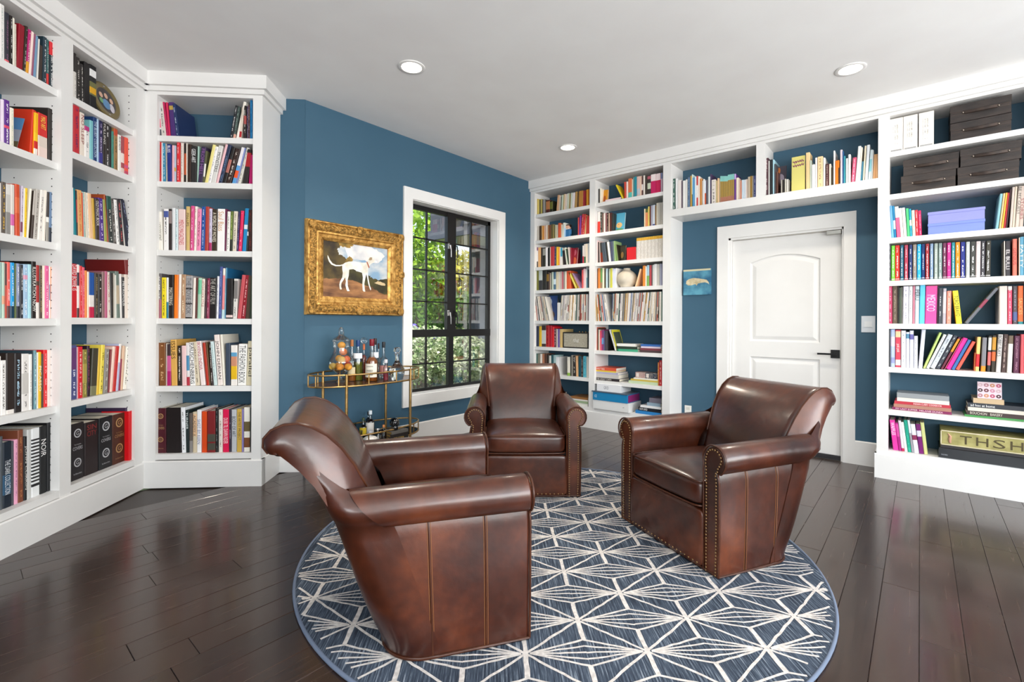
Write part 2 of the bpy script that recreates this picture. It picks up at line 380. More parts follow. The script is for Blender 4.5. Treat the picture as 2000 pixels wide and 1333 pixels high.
# ---------------------------------------------------------------- recessed ceiling lights
LEDM = mat('led_disc', 'fff6e8', .5, emit='fff1dc', estr=14)
for i, (x, y, lb_) in enumerate(((2.061, 2.697, 'round recessed light in the ceiling above the painting'), (4.042, .376, 'round recessed light in the ceiling in front of the door'), (4.027, 2.717, 'round recessed light in the ceiling near the window corner'))):
    e = empty('ceiling_light', T(x, y, H), lb_, 'ceiling light', 'recessed ceiling lights')
    MB().lathe([(.092, 0), (.092, -.004), (.086, -.007), (.070, -.006), (.066, .0)], 36, cap=False).build('trim_ring', WHITE, e, smooth=40)
    MB().lathe([(.067, -.001), (.001, -.0015)], 32, cap=False).build('lens', LEDM, e)
    l = D.lights.new('downlight', 'AREA'); l.shape = 'DISK'; l.size = .12; l.energy = 9; l.color = (1, .9, .76); l.spread = R(120)
    lo = D.objects.new('downlight', l); COLL.objects.link(lo); lo.location = (x, y, H-.012)
# ================================================================ bookcases
ZL2 = [2.533, 2.205, 1.712, 1.217, .722, .228]          # shelf tops, second bay of the long case and corner case
ZL1 = [2.520, 2.102, 1.642, 1.210, .710, .226]          # first bay of the long case
ZF = [2.537, 2.206, 1.711, 1.218, .729, .240]
ZC1 = [2.556, 2.228, 1.894, 1.604, 1.226, .900, .566, .235]
ZC2 = [2.560, 2.222, 1.885, 1.593, 1.221, .889, .550, .235]
ZR = [2.547, 2.215, 1.876, 1.543, 1.209, .870, .538, .220]
ZBEAM = 2.356
OT = 2.826
def crown(b, a0, a1, dep_back, ends=(0, 0)):
    """two stepped fascia boards under the ceiling; ends = 1 wraps the step round that end"""
    for pr_, z0, z1 in ((.02, 2.849, 2.882), (.044, 2.882, H)):
        b.box(a0-(pr_ if ends[0] else 0), a1+(pr_ if ends[1] else 0), -pr_, dep_back, z0, z1)
def pins(root, pts_faces):
    """shelf pin holes: tiny dark squares on the inner side panels"""
    b = MB()
    for (a, sgn, d, z) in pts_faces:
        e = a+sgn*.0006; r = .0032
        b.quad((e, d-r, z-r), (e, d+r, z-r), (e, d+r, z+r), (e, d-r, z+r))
    o = b.build('shelf_pin_holes', DARKHOLE, root); o['kind'] = 'stuff'
def bookcase(name, fr, label, bays, stiles, shelves, rec, crown_ends=(0, 0), base_z=.2, end_depth=None, holes=True, base_ends=(0, 0)):
    """bays: list of (a0,a1); stiles: list of (a0,a1); shelves: per bay list of top z"""
    A0, A1 = stiles[0][0], stiles[-1][1]
    root = empty(name, fr.mat(), label, 'bookcase')
    for i, (s0, s1) in enumerate(stiles):
        MB().box(s0, s1, 0, DEP-.002, base_z-.02, 2.849).build('upright', WHITE, root)
    for (b0, b1), zs in zip(bays, shelves):
        for j, z in enumerate(zs):
            last = j == len(zs)-1
            MB().box(b0, b1, rec if not last else .001, DEP-.002, z-.040, z).build('shelf', WHITE, root)
    for (b0, b1) in bays: MB().box(b0, b1, 0, DEP-.002, OT, 2.849).build('top_rail', WHITE, root)
    cr = MB(); crown(cr, A0, A1, DEP-.002, crown_ends); cr.build('crown', WHITE, root)
    bb = MB(); e0, e1 = (.012 if base_ends[0] else 0), (.012 if base_ends[1] else 0)
    bb.prism([(-.012, 0), (.05, 0), (.05, base_z), (-.006, base_z), (-.012, base_z-.007)], A0-e0, A1+e1, axes='yz')
    for k, aa in ((0, A0), (1, A1)):
        if base_ends[k]:
            bb.box(*( (aa-.012, aa) if k == 0 else (aa, aa+.012) ), -.0, DEP-.002, 0, base_z)
    bb.build('base', WHITE, root)
    if holes:
        pf = []
        for (b0, b1), zs in zip(bays, shelves):
            tops = [OT]+[z-.04 for z in zs]
            for j in range(len(zs)-0):
                lo, hi = zs[j], tops[j]
                z = lo+.06
                while z < hi-.02:
                    for d in (.05, .25):
                        if abs((z*1000) % 43) >= 0:
                            pf.append((b0, 1, d, z)); pf.append((b1, -1, d, z))
                    z += .044
        pins(root, pf)
    return root
bk_long = bookcase('bookcase', FL, 'long white built-in bookcase with six shelves, meeting the corner bookcase', [(2.395, 2.922), (2.998, 3.526)],
    [(2.320, 2.395), (2.922, 2.998), (3.526, 3.613)], [ZL1, ZL2], .022, base_z=.183)
bk_corner = bookcase('bookcase', FF, 'single bay white built-in corner bookcase next to the blue wall', [(-2.284, -1.622)],
    [(-2.366, -2.284), (-1.622, -1.555)], [ZF], .010, crown_ends=(0, 1), base_z=.192, base_ends=(0, 1))
bk_two = bookcase('bookcase', FR, 'two column white built-in bookcase between the window wall and the door', [(-3.682, -2.884), (-2.811, -2.012)],
    [(-3.748, -3.682), (-2.884, -2.811), (-2.012, -1.930)], [ZC1, ZC2], .012, base_z=.195, holes=False)
bk_right = bookcase('bookcase', FR, 'white built-in bookcase with black boxes beside the light switch', [(-.187, .612)],
    [(-.258, -.187), (.612, .685)], [ZR], .012, base_z=.19, holes=False, base_ends=(1, 0))
# shelf bridge above the door
br = empty('bridge_shelf', FR.mat(), 'white two compartment bridge shelf spanning above the door', 'shelf')
MB().box(-1.930, -.258, 0, DEP-.002, 2.281, ZBEAM).build('shelf', WHITE, br)
MB().box(-1.138, -1.065, 0, DEP-.002, ZBEAM, 2.849).build('divider', WHITE, br)
MB().box(-1.930, -1.138, 0, DEP-.002, OT, 2.849).build('top_rail', WHITE, br); MB().box(-1.065, -.258, 0, DEP-.002, OT, 2.849).build('top_rail', WHITE, br)
b = MB(); crown(b, -1.930, -.258, DEP-.002); b.build('crown', WHITE, br)

# ================================================================ armchairs
def leather():
    m = mat('brown_leather', '4a2717', .33, spec=.6, coat=.4); n, l, b = nodes(m); b.inputs['Coat Roughness'].default_value = .16
    tc = n.new('ShaderNodeTexCoord'); oi = n.new('ShaderNodeObjectInfo'); ad = n.new('ShaderNodeVectorMath'); ad.operation = 'ADD'
    cmb = n.new('ShaderNodeCombineXYZ'); l.new(oi.outputs['Random'], cmb.inputs[0]); l.new(tc.outputs['Object'], ad.inputs[0]); l.new(cmb.outputs[0], ad.inputs[1])
    t = n.new('ShaderNodeTexNoise'); t.inputs['Scale'].default_value = 3.2; t.inputs['Detail'].default_value = 5; l.new(ad.outputs[0], t.inputs[0])
    r = n.new('ShaderNodeValToRGB'); e = r.color_ramp.elements; e[0].position = .3; e[0].color = lin('2a1109'); e[1].position = .74; e[1].color = lin('643016')
    k = e.new(.5); k.color = lin('421c0d'); l.new(t.outputs[0], r.inputs[0])
    t2 = n.new('ShaderNodeTexNoise'); t2.inputs['Scale'].default_value = 26; t2.inputs['Detail'].default_value = 4; l.new(ad.outputs[0], t2.inputs[0])
    mx = n.new('ShaderNodeMix'); mx.data_type = 'RGBA'; mx.blend_type = 'OVERLAY'; mx.inputs[0].default_value = .35
    l.new(r.outputs[0], mx.inputs[6]); l.new(t2.outputs[0], mx.inputs[7]); l.new(mx.outputs[2], b.inputs['Base Color'])
    mr = n.new('ShaderNodeMapRange'); mr.inputs[3].default_value = .22; mr.inputs[4].default_value = .44; l.new(t.outputs[0], mr.inputs[0]); l.new(mr.outputs[0], b.inputs['Roughness'])
    v = n.new('ShaderNodeTexVoronoi'); v.inputs['Scale'].default_value = 420; l.new(tc.outputs['Object'], v.inputs[0])
    bp = n.new('ShaderNodeBump'); bp.inputs['Strength'].default_value = .06; bp.inputs['Distance'].default_value = .002; l.new(v.outputs[0], bp.inputs['Height'])
    t3 = n.new('ShaderNodeTexNoise'); t3.inputs['Scale'].default_value = 9; t3.inputs['Detail'].default_value = 3; l.new(tc.outputs['Object'], t3.inputs[0])
    bp2 = n.new('ShaderNodeBump'); bp2.inputs['Strength'].default_value = .16; bp2.inputs['Distance'].default_value = .02; l.new(t3.outputs[0], bp2.inputs['Height']); l.new(bp.outputs[0], bp2.inputs['Normal']); l.new(bp2.outputs[0], b.inputs['Normal'])
    return m
LEATHER = leather()
PIPING = noise_mix(mat('leather_piping', '42200f', .35), '381a0d', '4d2815', 8)
STITCH = mat('seam_thread', '85552f', .6)
NAIL = mat('nailhead', '957752', .3, .85)
def ip(x, pts):
    if x <= pts[0][0]: return pts[0][1]
    for (xa, ya), (xb, yb) in zip(pts, pts[1:]):
        if x <= xb: return ya+(yb-ya)*(x-xa)/(xb-xa)
    return pts[-1][1]
TREAR = [(.02, .525), (.12, .570), (.23, .612), (.45, .682), (.56, .722), (.64, .765), (.70, .818), (.735, .855)]
def yend(z): return ip(z, [(.02, .36), (.25, .44), (.48, .52), (.56, .60), (.615, .645)])
def chair_parts(root):
    RC = (.345, .545); RR = .070
    prof = [(.281, .008), (.281, .18), (.281, .33), (.281, .43), (.278, .485)]
    for k in range(0, 17):
        an = R(205 - k*16.2); prof.append((RC[0]+RR*math.cos(an), RC[1]+RR*math.sin(an)))
    prof += [(.368, .486), (.372, .470), (.377, .44), (.378, .25), (.376, .10), (.374, .008)]
    n = len(prof)
    for sg in (1, -1):
        rows = []; cxm, czm = .335, .3
        for t, ins in ((0.0, .010), (.006, .003), (.016, 0), (.25, 0), (.5, 0), (.75, 0), (1, 0)):
            row = []
            for (x, z) in prof:
                y = t if t < .02 else t*yend(z)
                dx, dz = x-cxm, z-czm; ln = max(abs(dx), .05)
                xx = x - math.copysign(min(ins, abs(dx)), dx); zz = z-(ins if z > .5 else 0)
                row.append((sg*xx, y, zz))
            rows.append(row)
        b = MB(); i0 = b.grid(rows, closed_u=True, flip=(sg < 0)); b.face([i0+k for k in (range(n) if sg > 0 else reversed(range(n)))])
        b.build('arm', LEATHER, root, smooth=50)
        # front panel border piping and nail heads
        fp = [(x, z) for (x, z) in prof]
        MB().tube([(sg*(x+(.004 if x > .322 else -.004)*0), -.001, z) for x, z in fp], .0048, 6, closed=False).build('arm_piping', PIPING, root, smooth=60)
        nb = MB()
        path = []
        for (x, z) in prof[:]:
            cx2 = .330
            xx = cx2+(x-cx2)*.62 if z <= .5 else RC[0]-.012*max(0, (.56-z)/.06)+(x-RC[0])*.66; zz = z if z <= .5 else RC[1]+(z-RC[1])*.72
            path.append(Vector((sg*xx, -.004, zz)))
        acc = 0; step = .0155; last = path[0]; nxt = 0
        for p in path[1:]:
            seg = p-last; L = seg.length; d = nxt
            while d <= L:
                q = last+seg*(d/L); nb.sphere(q, .0052, 6, 4, (1, .7, 1)); d += step
            nxt = d-L; last = p
        o = nb.build('nailheads', NAIL, root, smooth=60); o['kind'] = 'stuff'
        # vertical double stitched seams on the outer side
        for fr_ in (.33, .72):
            for off, rr, mt in ((-.0065, .0011, STITCH), (.0065, .0011, STITCH), (0, .0036, PIPING)):
                pts = []
                for z in (.012, .1, .2, .3, .4, .44, .470, .484):
                    yy = fr_*(.50+.05*z) + off
                    xo = ip(z, [(.008, .374), (.10, .376), (.25, .378), (.44, .377), (.47, .372), (.486, .368)])
                    pts.append((sg*(xo+.0005), yy, z))
                MB().tube(pts, rr, 5).build('seam', mt, root, smooth=60)
        # welt along the foot
    # outer back shell with wings
    zs = [.008, .04, .12, .2, .28, .36, .44, .485, .51, .545, .575, .605, .63, .66, .70, .735]
    hw = [(.008, .374), (.1, .376), (.25, .378), (.44, .377), (.485, .370), (.51, .392), (.545, .408), (.575, .398), (.605, .366), (.64, .345), (.70, .330), (.74, .322)]
    rows = []
    for z in zs:
        w = ip(z, hw)+.0025; tr = ip(z, TREAR); t0 = yend(z)-.03 if z <= .6 else tr-ip(z, [(.6, .13), (.64, .075), (.735, .05)])
        rc = min(ip(z, [(.03, .15), (.3, .13), (.58, .10), (.64, .05), (.74, .03)]), tr-t0-.004)
        half = [(w, t0), (w, t0+(tr-rc-t0)*.5), (w, tr-rc)]
        for k in range(1, 9):
            an = R(90*k/8); half.append((w-rc+rc*math.cos(an), tr-rc+rc*math.sin(an)))
        half += [((w-rc)*.66, tr+.003), ((w-rc)*.33, tr+.006), (0, tr+.007)]
        rows.append([(x, y, z) for x, y in half] + [(-x, y, z) for x, y in reversed(half[:-1])])
    b = MB(); b.grid(rows); b.build('outer_back', LEATHER, root, smooth=60)
    wl_ = [rows[0][k] for k in range(len(rows[0]))]
    foot = [(.374, 0, .008)] + [(x*1.004, y, .008) for x, y, z in wl_] + [(-.374, 0, .008)]
    MB().tube(foot, .006, 6).build('foot_welt', PIPING, root, smooth=60)
    # backrest: profile in (y, z), swept across
    BW = [(.36, .274), (.55, .276), (.62, .288), (.72, .302), (.80, .315), (.84, .318)]
    pf = [(.500, .36), (.525, .44), (.556, .52), (.588, .60), (.628, .68), (.672, .745), (.718, .793), (.765, .824), (.812, .840), (.858, .838), (.895, .822), (.918, .795), (.920, .765), (.905, .742), (.880, .728), (.845, .722), (.80, .70), (.74, .62), (.69, .52), (.64, .40), (.60, .36)]
    cen = [(.57, .42), (.585, .46), (.62, .53), (.655, .60), (.69, .66), (.735, .71), (.775, .745), (.81, .765), (.845, .775), (.86, .78), (.868, .78), (.87, .778), (.868, .775), (.862, .77), (.85, .765), (.82, .745), (.78, .70), (.72, .63), (.68, .54), (.62, .43), (.585, .41)]
    rows = []
    N = 22
    for k in range(N+1):
        s = -1+2*k/N; e = abs(s); row = []
        sc = 1 if e < .9 else math.sqrt(max(0, 1-((e-.9)/.1)**2))*.75+.25
        for (y, z), (cy, cz) in zip(pf, cen):
            w = ip(z, BW)
            bulge = .018*(1-s*s)*ip(z, [(.36, .4), (.55, 1), (.75, .3), (.84, 0)]) if y < .76 and z > .38 else 0
            row.append((s*w, cy+(y-cy)*sc-bulge, cz+(z-cz)*sc))
        rows.append(row)
    b = MB(); i0 = b.grid(rows, closed_u=True); nn = len(pf)
    b.face([i0+q for q in range(nn)]); b.face([i0+N*nn+q for q in reversed(range(nn))])
    b.build('backrest', LEATHER, root, smooth=70)
    for sg in (1, -1):
        pts = [(sg*(ip(z, BW)*.935), y, z) for (y, z) in pf[2:14]]
        MB().tube(pts, .0042, 6).build('back_piping', PIPING, root, smooth=60)
        # padded wing closing the side between the seam and the outer back
        A = [Vector(p) for p in pts]
        Bc = [Vector((sg*x, y, z)) for x, y, z in ((.352, .690, .535), (.358, .715, .575), (.346, .752, .632), (.334, .800, .685), (.327, .836, .718), (.322, .858, .736), (.320, .866, .742), (.318, .870, .745), (.317, .872, .747), (.316, .874, .748), (.316, .874, .747), (.316, .872, .744))]
        rows = []
        for a_, b_ in zip(A, Bc):
            row = []
            for k in range(8):
                t = k/7; q = a_.lerp(b_, t); q.x += sg*.020*math.sin(math.pi*t)**.8*min(1, (a_-b_).length/.08); row.append(q)
            rows.append(row)
        b = MB(); b.grid(rows, flip=(sg > 0)); b.build('wing', LEATHER, root, smooth=70)
    # seat cushion
    def crown_fn(x, y, z):
        f = max(0, 1-(x/.28)**2)*max(0, 1-(y/.29)**2)
        if z > 0: z += .034*f
        else: z -= .004*f
        # puckers along the front band
        if y < -.24: y -= .010*(1-(x/.27)**2) + .0025*math.sin(x*95)*max(0, 1-abs(x)/.2)
        return x, y, z
    MB().sellip((0, .268, .362), (.277, .285, .068), .32, .16, 72, 28, crown_fn).build('seat_cushion', LEATHER, root, smooth=70)
    for z, in_ in ((.418, .0), (.302, .0)):
        pts = []
        for i in range(33):
            ph = R(180+180*i/32); e = .16; c, s = math.cos(ph), math.sin(ph)
            x = .275*math.copysign(abs(c)**e, c); y = .268+.283*math.copysign(abs(s)**e, s)-.010*(1-(x/.27)**2)
            pts.append((x, y-.003, z+(.010*(1-(x/.27)**2) if z > .4 else 0)))
        MB().tube(pts, .0045, 6).build('cushion_piping', PIPING, root, smooth=60)
    # front rail below the cushion
    MB().sellip((0, .06, .148), (.284, .075, .140), .16, .12, 48, 20).build('front_rail', LEATHER, root, smooth=70)
    MB().box(-.279, .279, .03, .5, .1, .30).build('seat_deck', mat('dark_deck', '1c0f0a', .7), root)
    nb = MB()
    for k in range(19): nb.sphere((-.252+k*.028, -.014, .026), .0052, 6, 4, (1, .7, 1))
    o = nb.build('rail_nailheads', NAIL, root, smooth=60); o['kind'] = 'stuff'
    MB().tube([(-.374, 0, .008), (.374, 0, .008)], .006, 6).build('front_welt', PIPING, root, smooth=60)
    MB().lathe([(.24, 0), (.24, .006)], 28, (0, .27, 0)).build('swivel_base', BLACKM, root)
def copy_tree(o, parent=None):
    c = o.copy(); COLL.objects.link(c); c.parent = parent
    for ch in [q for q in D.objects if q.parent == o]: copy_tree(ch, c)
    return c
RUGZ = .0144
def chair_matrix(mx, my, bx, by):
    ln = math.hypot(bx, by); bx, by = bx/ln, by/ln
    return Matrix(((by, bx, 0, mx), (-bx, by, 0, my), (0, 0, 1, RUGZ), (0, 0, 0, 1)))
ch0 = empty('armchair', chair_matrix(2.478, 1.040, .892, -.452), 'brown leather club armchair standing in front of the white door', 'armchair', 'matching leather club chairs on the rug')
chair_parts(ch0)
def chair_copy(M4, label):
    c = ch0.copy(); COLL.objects.link(c); c.matrix_world = M4; c['label'] = label
    for q in [q for q in D.objects if q.parent == ch0]:
        k = q.copy(); COLL.objects.link(k); k.parent = c
    return c
chair_copy(chair_matrix(2.525, 2.035, .741, .671), 'brown leather club armchair with its back towards the window corner')
chair_copy(chair_matrix(1.605, 1.425, -.845, .535), 'brown leather club armchair seen from its side, back towards the corner bookcase')

# ================================================================ rug
RC_, RRAD = Vector((2.1603, 1.5446, 0)), 1.312
def rug_mat():
    m = mat('rug_pile', '4d5868', .95, spec=.1); n, l, b = nodes(m)
    tc = n.new('ShaderNodeTexCoord'); mp = n.new('ShaderNodeMapping'); mp.inputs['Rotation'].default_value = (0, 0, R(-42.8)); l.new(tc.outputs['Object'], mp.inputs[0])
    mp2 = n.new('ShaderNodeMapping'); mp2.inputs['Scale'].default_value = (6, 150, 1); l.new(mp.outputs[0], mp2.inputs[0])
    t = n.new('ShaderNodeTexNoise'); t.inputs['Scale'].default_value = 1; t.inputs['Detail'].default_value = 4; t.inputs['Roughness'].default_value = .7; l.new(mp2.outputs[0], t.inputs[0])
    r = n.new('ShaderNodeValToRGB'); e = r.color_ramp.elements; e[0].position = .36; e[0].color = lin('2f3540'); e[1].position = .74; e[1].color = lin('bcc3cc'); k = e.new(.52); k.color = lin('47515f'); k = e.new(.60); k.color = lin('6b7683')
    l.new(t.outputs[0], r.inputs[0])
    t2 = n.new('ShaderNodeTexNoise'); t2.inputs['Scale'].default_value = 2.5; l.new(mp.outputs[0], t2.inputs[0])
    mx = n.new('ShaderNodeMix'); mx.data_type = 'RGBA'; mx.blend_type = 'OVERLAY'; mx.inputs[0].default_value = .35; l.new(r.outputs[0], mx.inputs[6]); l.new(t2.outputs[0], mx.inputs[7]); l.new(mx.outputs[2], b.inputs['Base Color'])
    bp = n.new('ShaderNodeBump'); bp.inputs['Strength'].default_value = .4; bp.inputs['Distance'].default_value = .004; l.new(t.outputs[0], bp.inputs['Height']); l.new(bp.outputs[0], b.inputs['Normal'])
    return m
RUGM = rug_mat(); RUGLINE = noise_mix(mat('rug_ivory_line', 'd8d2cc', .95, spec=.1), 'c9c2bc', 'e6e0da', 60, bump=.3, bscale=300)
RUGEDGE = mat('rug_binding', '727e92', .9, spec=.1)
rug = empty('rug', T(RC_.x, RC_.y, 0), 'round blue grey rug with ivory starburst line pattern under the armchairs', 'rug')
MB().lathe([(RRAD-.012, .001), (RRAD-.012, .012), (.001, .0122)], 96).build('pile', RUGM, rug, smooth=30)
MB().tube([((RRAD-.008)*math.cos(2*math.pi*i/128), (RRAD-.008)*math.sin(2*math.pi*i/128), .0075) for i in range(128)], .0075, 8, closed=True).build('binding', RUGEDGE, rug, smooth=60)
va = Vector((.3010, -.3250, 0)); vb = Vector((.287, -.036, 0)); p0 = Vector((1.925, .711, 0))
vp = vb-va*.5; pn = vp.normalized(); an_ = va.normalized()
lines = MB(); lr = random.Random(3)
def strip(p, q, w):
    n = max(2, int((q-p).length/.03)); pts = [p+(q-p)*(i/n) for i in range(n+1)]
    side = Vector((-(q-p).y, (q-p).x, 0)).normalized()
    pts = [pp+side*(lr.uniform(-1, 1)*.0018) for pp in pts]
    run = []
    for pp in pts+[None]:
        if pp is not None and (pp-RC_).length < RRAD-.018: run.append(pp)
        else:
            if len(run) > 1:
                rows = [[(c+side*(w*lr.uniform(.42, .56))-RC_), (c-side*(w*lr.uniform(.42, .56))-RC_)] for c in run]
                zz = .0128+lr.random()*.0008; lines.grid([[(a.x, a.y, zz) for a in r_] for r_ in rows])
            run = []
LH = .068
for j in range(-16, 17):
    for i in range(-12, 13):
        k = j//2
        nd = p0 + vp*j + va*(i + (.5 if j % 2 else 0))
        if (nd-RC_).length > RRAD+.5: continue
        nx = nd+va
        for off in (-1, -.5, 0, .5, 1):
            mid = nd+va*.5+pn*(LH*off); st = .016
            w = .0080 if abs(off) < 1 else .0095
            strip(nd+an_*st, mid, w); strip(mid, nx-an_*st, w)
        bar = vp.length-LH
        strip(nd, nd+pn*bar, .018); strip(nd, nd-pn*bar, .018)
        strip(nd, nd+vb, .0105); strip(nd, nd+vb-va, .0105)
lo_ = lines.build('pattern_lines', RUGLINE, rug); lo_['kind'] = 'stuff'
# ================================================================ books
# one row per shelf: tokens are  left,right,top,colour[,options]  read off the photograph in the crop (x0,y0,scale)
# options: lN lean, dN set back (mm), kN depth (mm), iHEX small print colour, bLO:HI:HEX colour band (fractions from the foot), tTEXT:HEX[:LO:HI] lettering
SH = {}
def shelf(key, fr, z, dep, crop, where, end, text): SH[key] = (fr, z, dep, crop, where, end, text)
shelf('L1a', FL, ZL1[0], .05, (0, 0, 8.333), 'top shelf, near bay', 'near upright', '''
0,82,80,eceae6,ib8c4bd 86,160,215,33343c,b0:.09:e0646e,i8a5a78 166,214,262,1d1513,iddd 214,244,300,ece6d8 246,272,400,cfc6b6,i7a7468 275,372,415,8e1024,l40
375,420,435,33291f,l45,iccc 420,468,490,b8206e,l50,b0:.3:e2a02c,ifff 470,512,525,f3dcd4,l50 512,540,560,93566e,l50 545,588,595,7195b4,l42 602,622,640,e9e4dc,l30
618,690,740,3a2e29,l15 700,762,610,20343f,l10,idfe3e6 764,800,650,2f5f5c,b0:.28:d23430,ie8e8e8 812,872,690,182831,b.72:1:d2242e,ie4e4e4 884,925,708,3a2f29''')
shelf('L1b', FL, ZL1[1], .05, (0, 160, 7.84), 'second shelf, near bay', 'near upright', '''
28,70,275,eadcec 72,156,285,5c2b88,ifff,b.38:.44:d94a6a 160,222,405,e9e3d3,ibca 458,520,440,d0391f,l45,k270,d8 522,580,482,efb40e,l15,b0:.18:f0e6dc,b.35:.55:f2c21c,b.18:.35:c82420
590,732,500,cc2a28,b0:.26:e6cfc6,b.26:.5:d8c9bd,tMAD_ART:f3d04a:.66:.94 744,872,430,2c2623,k290''')
shelf('L1c', FL, ZL1[2], .05, (0, 340, 8.887), 'third shelf, near bay', 'near upright', '''
0,18,160,ece9e4 20,105,145,5d544d,ie0b54a,l10 100,195,185,c9c6c1,b0:.45:8f8c88,b.8:1:dedbd6 195,262,190,d9d2cb,b.2:.42:d465a8 278,356,185,cf4f2c,b.45:.75:dd6a40,l-6 358,395,210,c9bfd0,b.1:.3:7a3a58,l20,i5a2a48
398,420,250,f1ece2,l20 420,462,250,efc322,l25,ia58a18 465,500,262,f1ecdf,l60 536,578,300,40332c,l60,b.5:1:b8b0a8 580,650,275,bdb6ae,l55,i6a645e 655,735,290,efe9e1,l55,i8a8580 740,790,290,efe6da,l35
800,850,320,3a322e,l20,b0:.4:9a958c,b.4:.5:e8e4dc 852,902,322,5f7a9a,b0:.3:1b2432,l20 904,945,330,1c1a19,l5,tHIRSCHORN:f0f0f0 946,978,330,c9b9ad 978,992,335,2a2224''')
shelf('L1d', FL, ZL1[3], .05, (0, 490, 8.887), 'fourth shelf, near bay', 'near upright', '''
0,40,200,8fb0a8 42,92,205,bdd0c0,b.25:.4:e8a888 95,125,225,b84a3a,b.6:1:3a3634 128,186,200,f0645a,b0:.22:5f3a3c,ifff 190,258,210,1c9cdc,b0:.22:123a54,ifff 262,288,225,5d6a3a 290,352,225,8a94b4,b0:.22:262a34,ifff
358,412,245,22252e,ifff 414,492,240,a3c2de,ifff,b.72:.8:e0a0bc 495,552,240,a9d6de,ie8f4f6 555,635,190,1b1715,tILLUSTRATION_NOW:f0ede6,k260 636,688,255,a8201e,b0:.3:e6dfd8,b.62:.7:4a2a18
690,742,262,4a3a30,iccae6a 744,785,262,eedccb 788,855,265,dc5a92,if6dfe8 858,880,275,efe6de,b.35:.65:8a86a0 882,932,285,f08a42,i6a3a1a 935,960,290,f3c3a0''')
shelf('L1e', FL, ZL1[4], .05, (0, 660, 7.84), 'fifth shelf, near bay', 'near upright', '''
0,14,285,e8e4de 15,100,350,f2efec,i6a6660 102,226,240,2a211e,b0:.07:e6e0da,k250 230,338,240,241f20,ia8c8dc,k250 340,448,250,e7e3df,b.3:.66:c9c5c0,i8f8b88 450,500,255,efece6,i9a9690 500,516,195,31424c
518,568,195,6f9aa4,idceef0 570,588,230,ebe8e2 590,640,222,ecb91c,tPICASSO:fdf6dc:.3:.75 642,672,250,4a3a2c 674,732,190,dd1b22,if3b8b4 735,800,190,ecdbd3 802,856,195,f1ede9,i9c9894 858,868,200,3a3432''')
shelf('L1f', FL, ZL1[5], .05, (0, 810, 6.667), 'bottom shelf, near bay', 'near upright', '''
0,42,290,4e555a,k260 45,155,355,16222f,b.2:.5:24506e,tTHE_DARK_COLLECTION:e6eaee:.2:.72 156,186,350,4a4a52 188,240,330,eaa5c2,ia86a88 242,312,205,7a4430,l-4,ib0784a,k260 316,358,290,17181b,tJOHN_CURRIN:ece8e0:.12:.9
360,414,200,c9cac8,k260 414,520,180,e9ebec,b.15:.19:1c1c1e,b.22:.245:1c1c1e,b.27:.295:1c1c1e,b.32:.345:1c1c1e,b.37:.395:1c1c1e,b.42:.445:1c1c1e,b.47:.495:1c1c1e,b.52:.545:1c1c1e,b.57:.595:1c1c1e,b.62:.645:1c1c1e,b.67:.695:1c1c1e,b.72:.745:1c1c1e,b.77:.795:1c1c1e,b.82:.845:1c1c1e
522,612,150,111214,tNOIR:f2f0ee:.55:.8 620,766,95,141518,k285''')
shelf('L2a', FL, ZL2[0], .05, (130, 80, 7.84), 'top shelf, far bay', 'shared upright', '''
78,112,170,e9e5df 112,158,195,d8d4ce,b.6:1:2c2826,i8a8680 160,218,260,2b2725,l-8,ic8c4be 225,272,360,231f1e,l-8,id8d4ce 275,360,340,1a1718,k200 362,462,385,17181b,b.32:.62:6a6a3c,b.36:.5:d8a21c,b.74:.9:e9e9e9''')
shelf('L2b', FL, ZL2[1], .05, (130, 190, 8.333), 'second shelf, far bay', 'shared upright', '''
82,116,120,d8b26a,b0:.42:4a3a40 118,215,130,c4303a,i6a2a5a,d-15 228,296,260,ece0d2,tNO_SLEEP:8a2030:.3:.95 300,380,480,f0ece8,b.86:1:b83a7a,i3a3a3a 384,440,385,7ec0c6 442,500,320,1d3d70,tTHE_BLUEST_COLLECTION:cfe0f0 502,528,360,b4d0e8
530,596,390,2c2a52,b0:.28:3a3a8a,ic8b8d8 598,640,400,2a2422,tPULLING:e6e2dc:.5:.95 642,700,430,2c2725,ieaeaea 702,738,480,1c1b1c 738,776,560,3f8a7a,i1d3a2a 776,838,490,9a7a4c,b.8:.95:c24a2a,i3a2a1a 842,892,620,f2efe8,tBLUE_NOTE:20283a:.6:.95
896,945,640,a04a50,b.3:.55:e6d8d0,b0:.16:d9c9c0 950,1010,665,e2503a,b0:.12:b84060,b.2:.28:c84a7a 1012,1050,660,e9d3cb,b.3:.4:c84a50 1052,1080,660,cfcac4,b0:.18:28282a 1082,1104,650,2c2c34''')
shelf('L2c', FL, ZL2[2], .05, (130, 350, 8.887), 'third shelf, far bay', 'shared upright', '''
84,128,150,e9e9e6 132,184,165,14838f,l-28 186,206,200,3a3230,l-20,b.3:.8:b03a3c 208,288,195,e7ab6a,l-22,ic0703a 290,302,240,d84a2c,l-20 304,345,225,9fb8b0,l-30,idfd9cd 348,378,230,d9cfbc,l-38 380,402,240,e9e0d0,l-35,i3a4a4a 405,468,250,f0c49a,l-38
470,512,335,c9a23a,l-28 515,582,345,3b2f2c,l-14,tOLD_MAGIC_BOOK:e8e2da:.35:.95 585,662,335,4a2a86,l-30,idcd0ee 665,710,360,9aa04c,l-30 712,738,270,a8502c,l-60 742,820,300,26302f,l-45,b.72:1:1d4f45,id6d6ce 822,878,345,55504c,l-55,ie0dcd8 880,930,360,f1efec,l-55,i3a3a3a
935,1005,350,241f24,l-60,id05a5a 1008,1022,370,e6dfd6,l-80 1024,1080,350,161a2c,l-90 1082,1140,370,1c2036,l-130,i9098b8''')
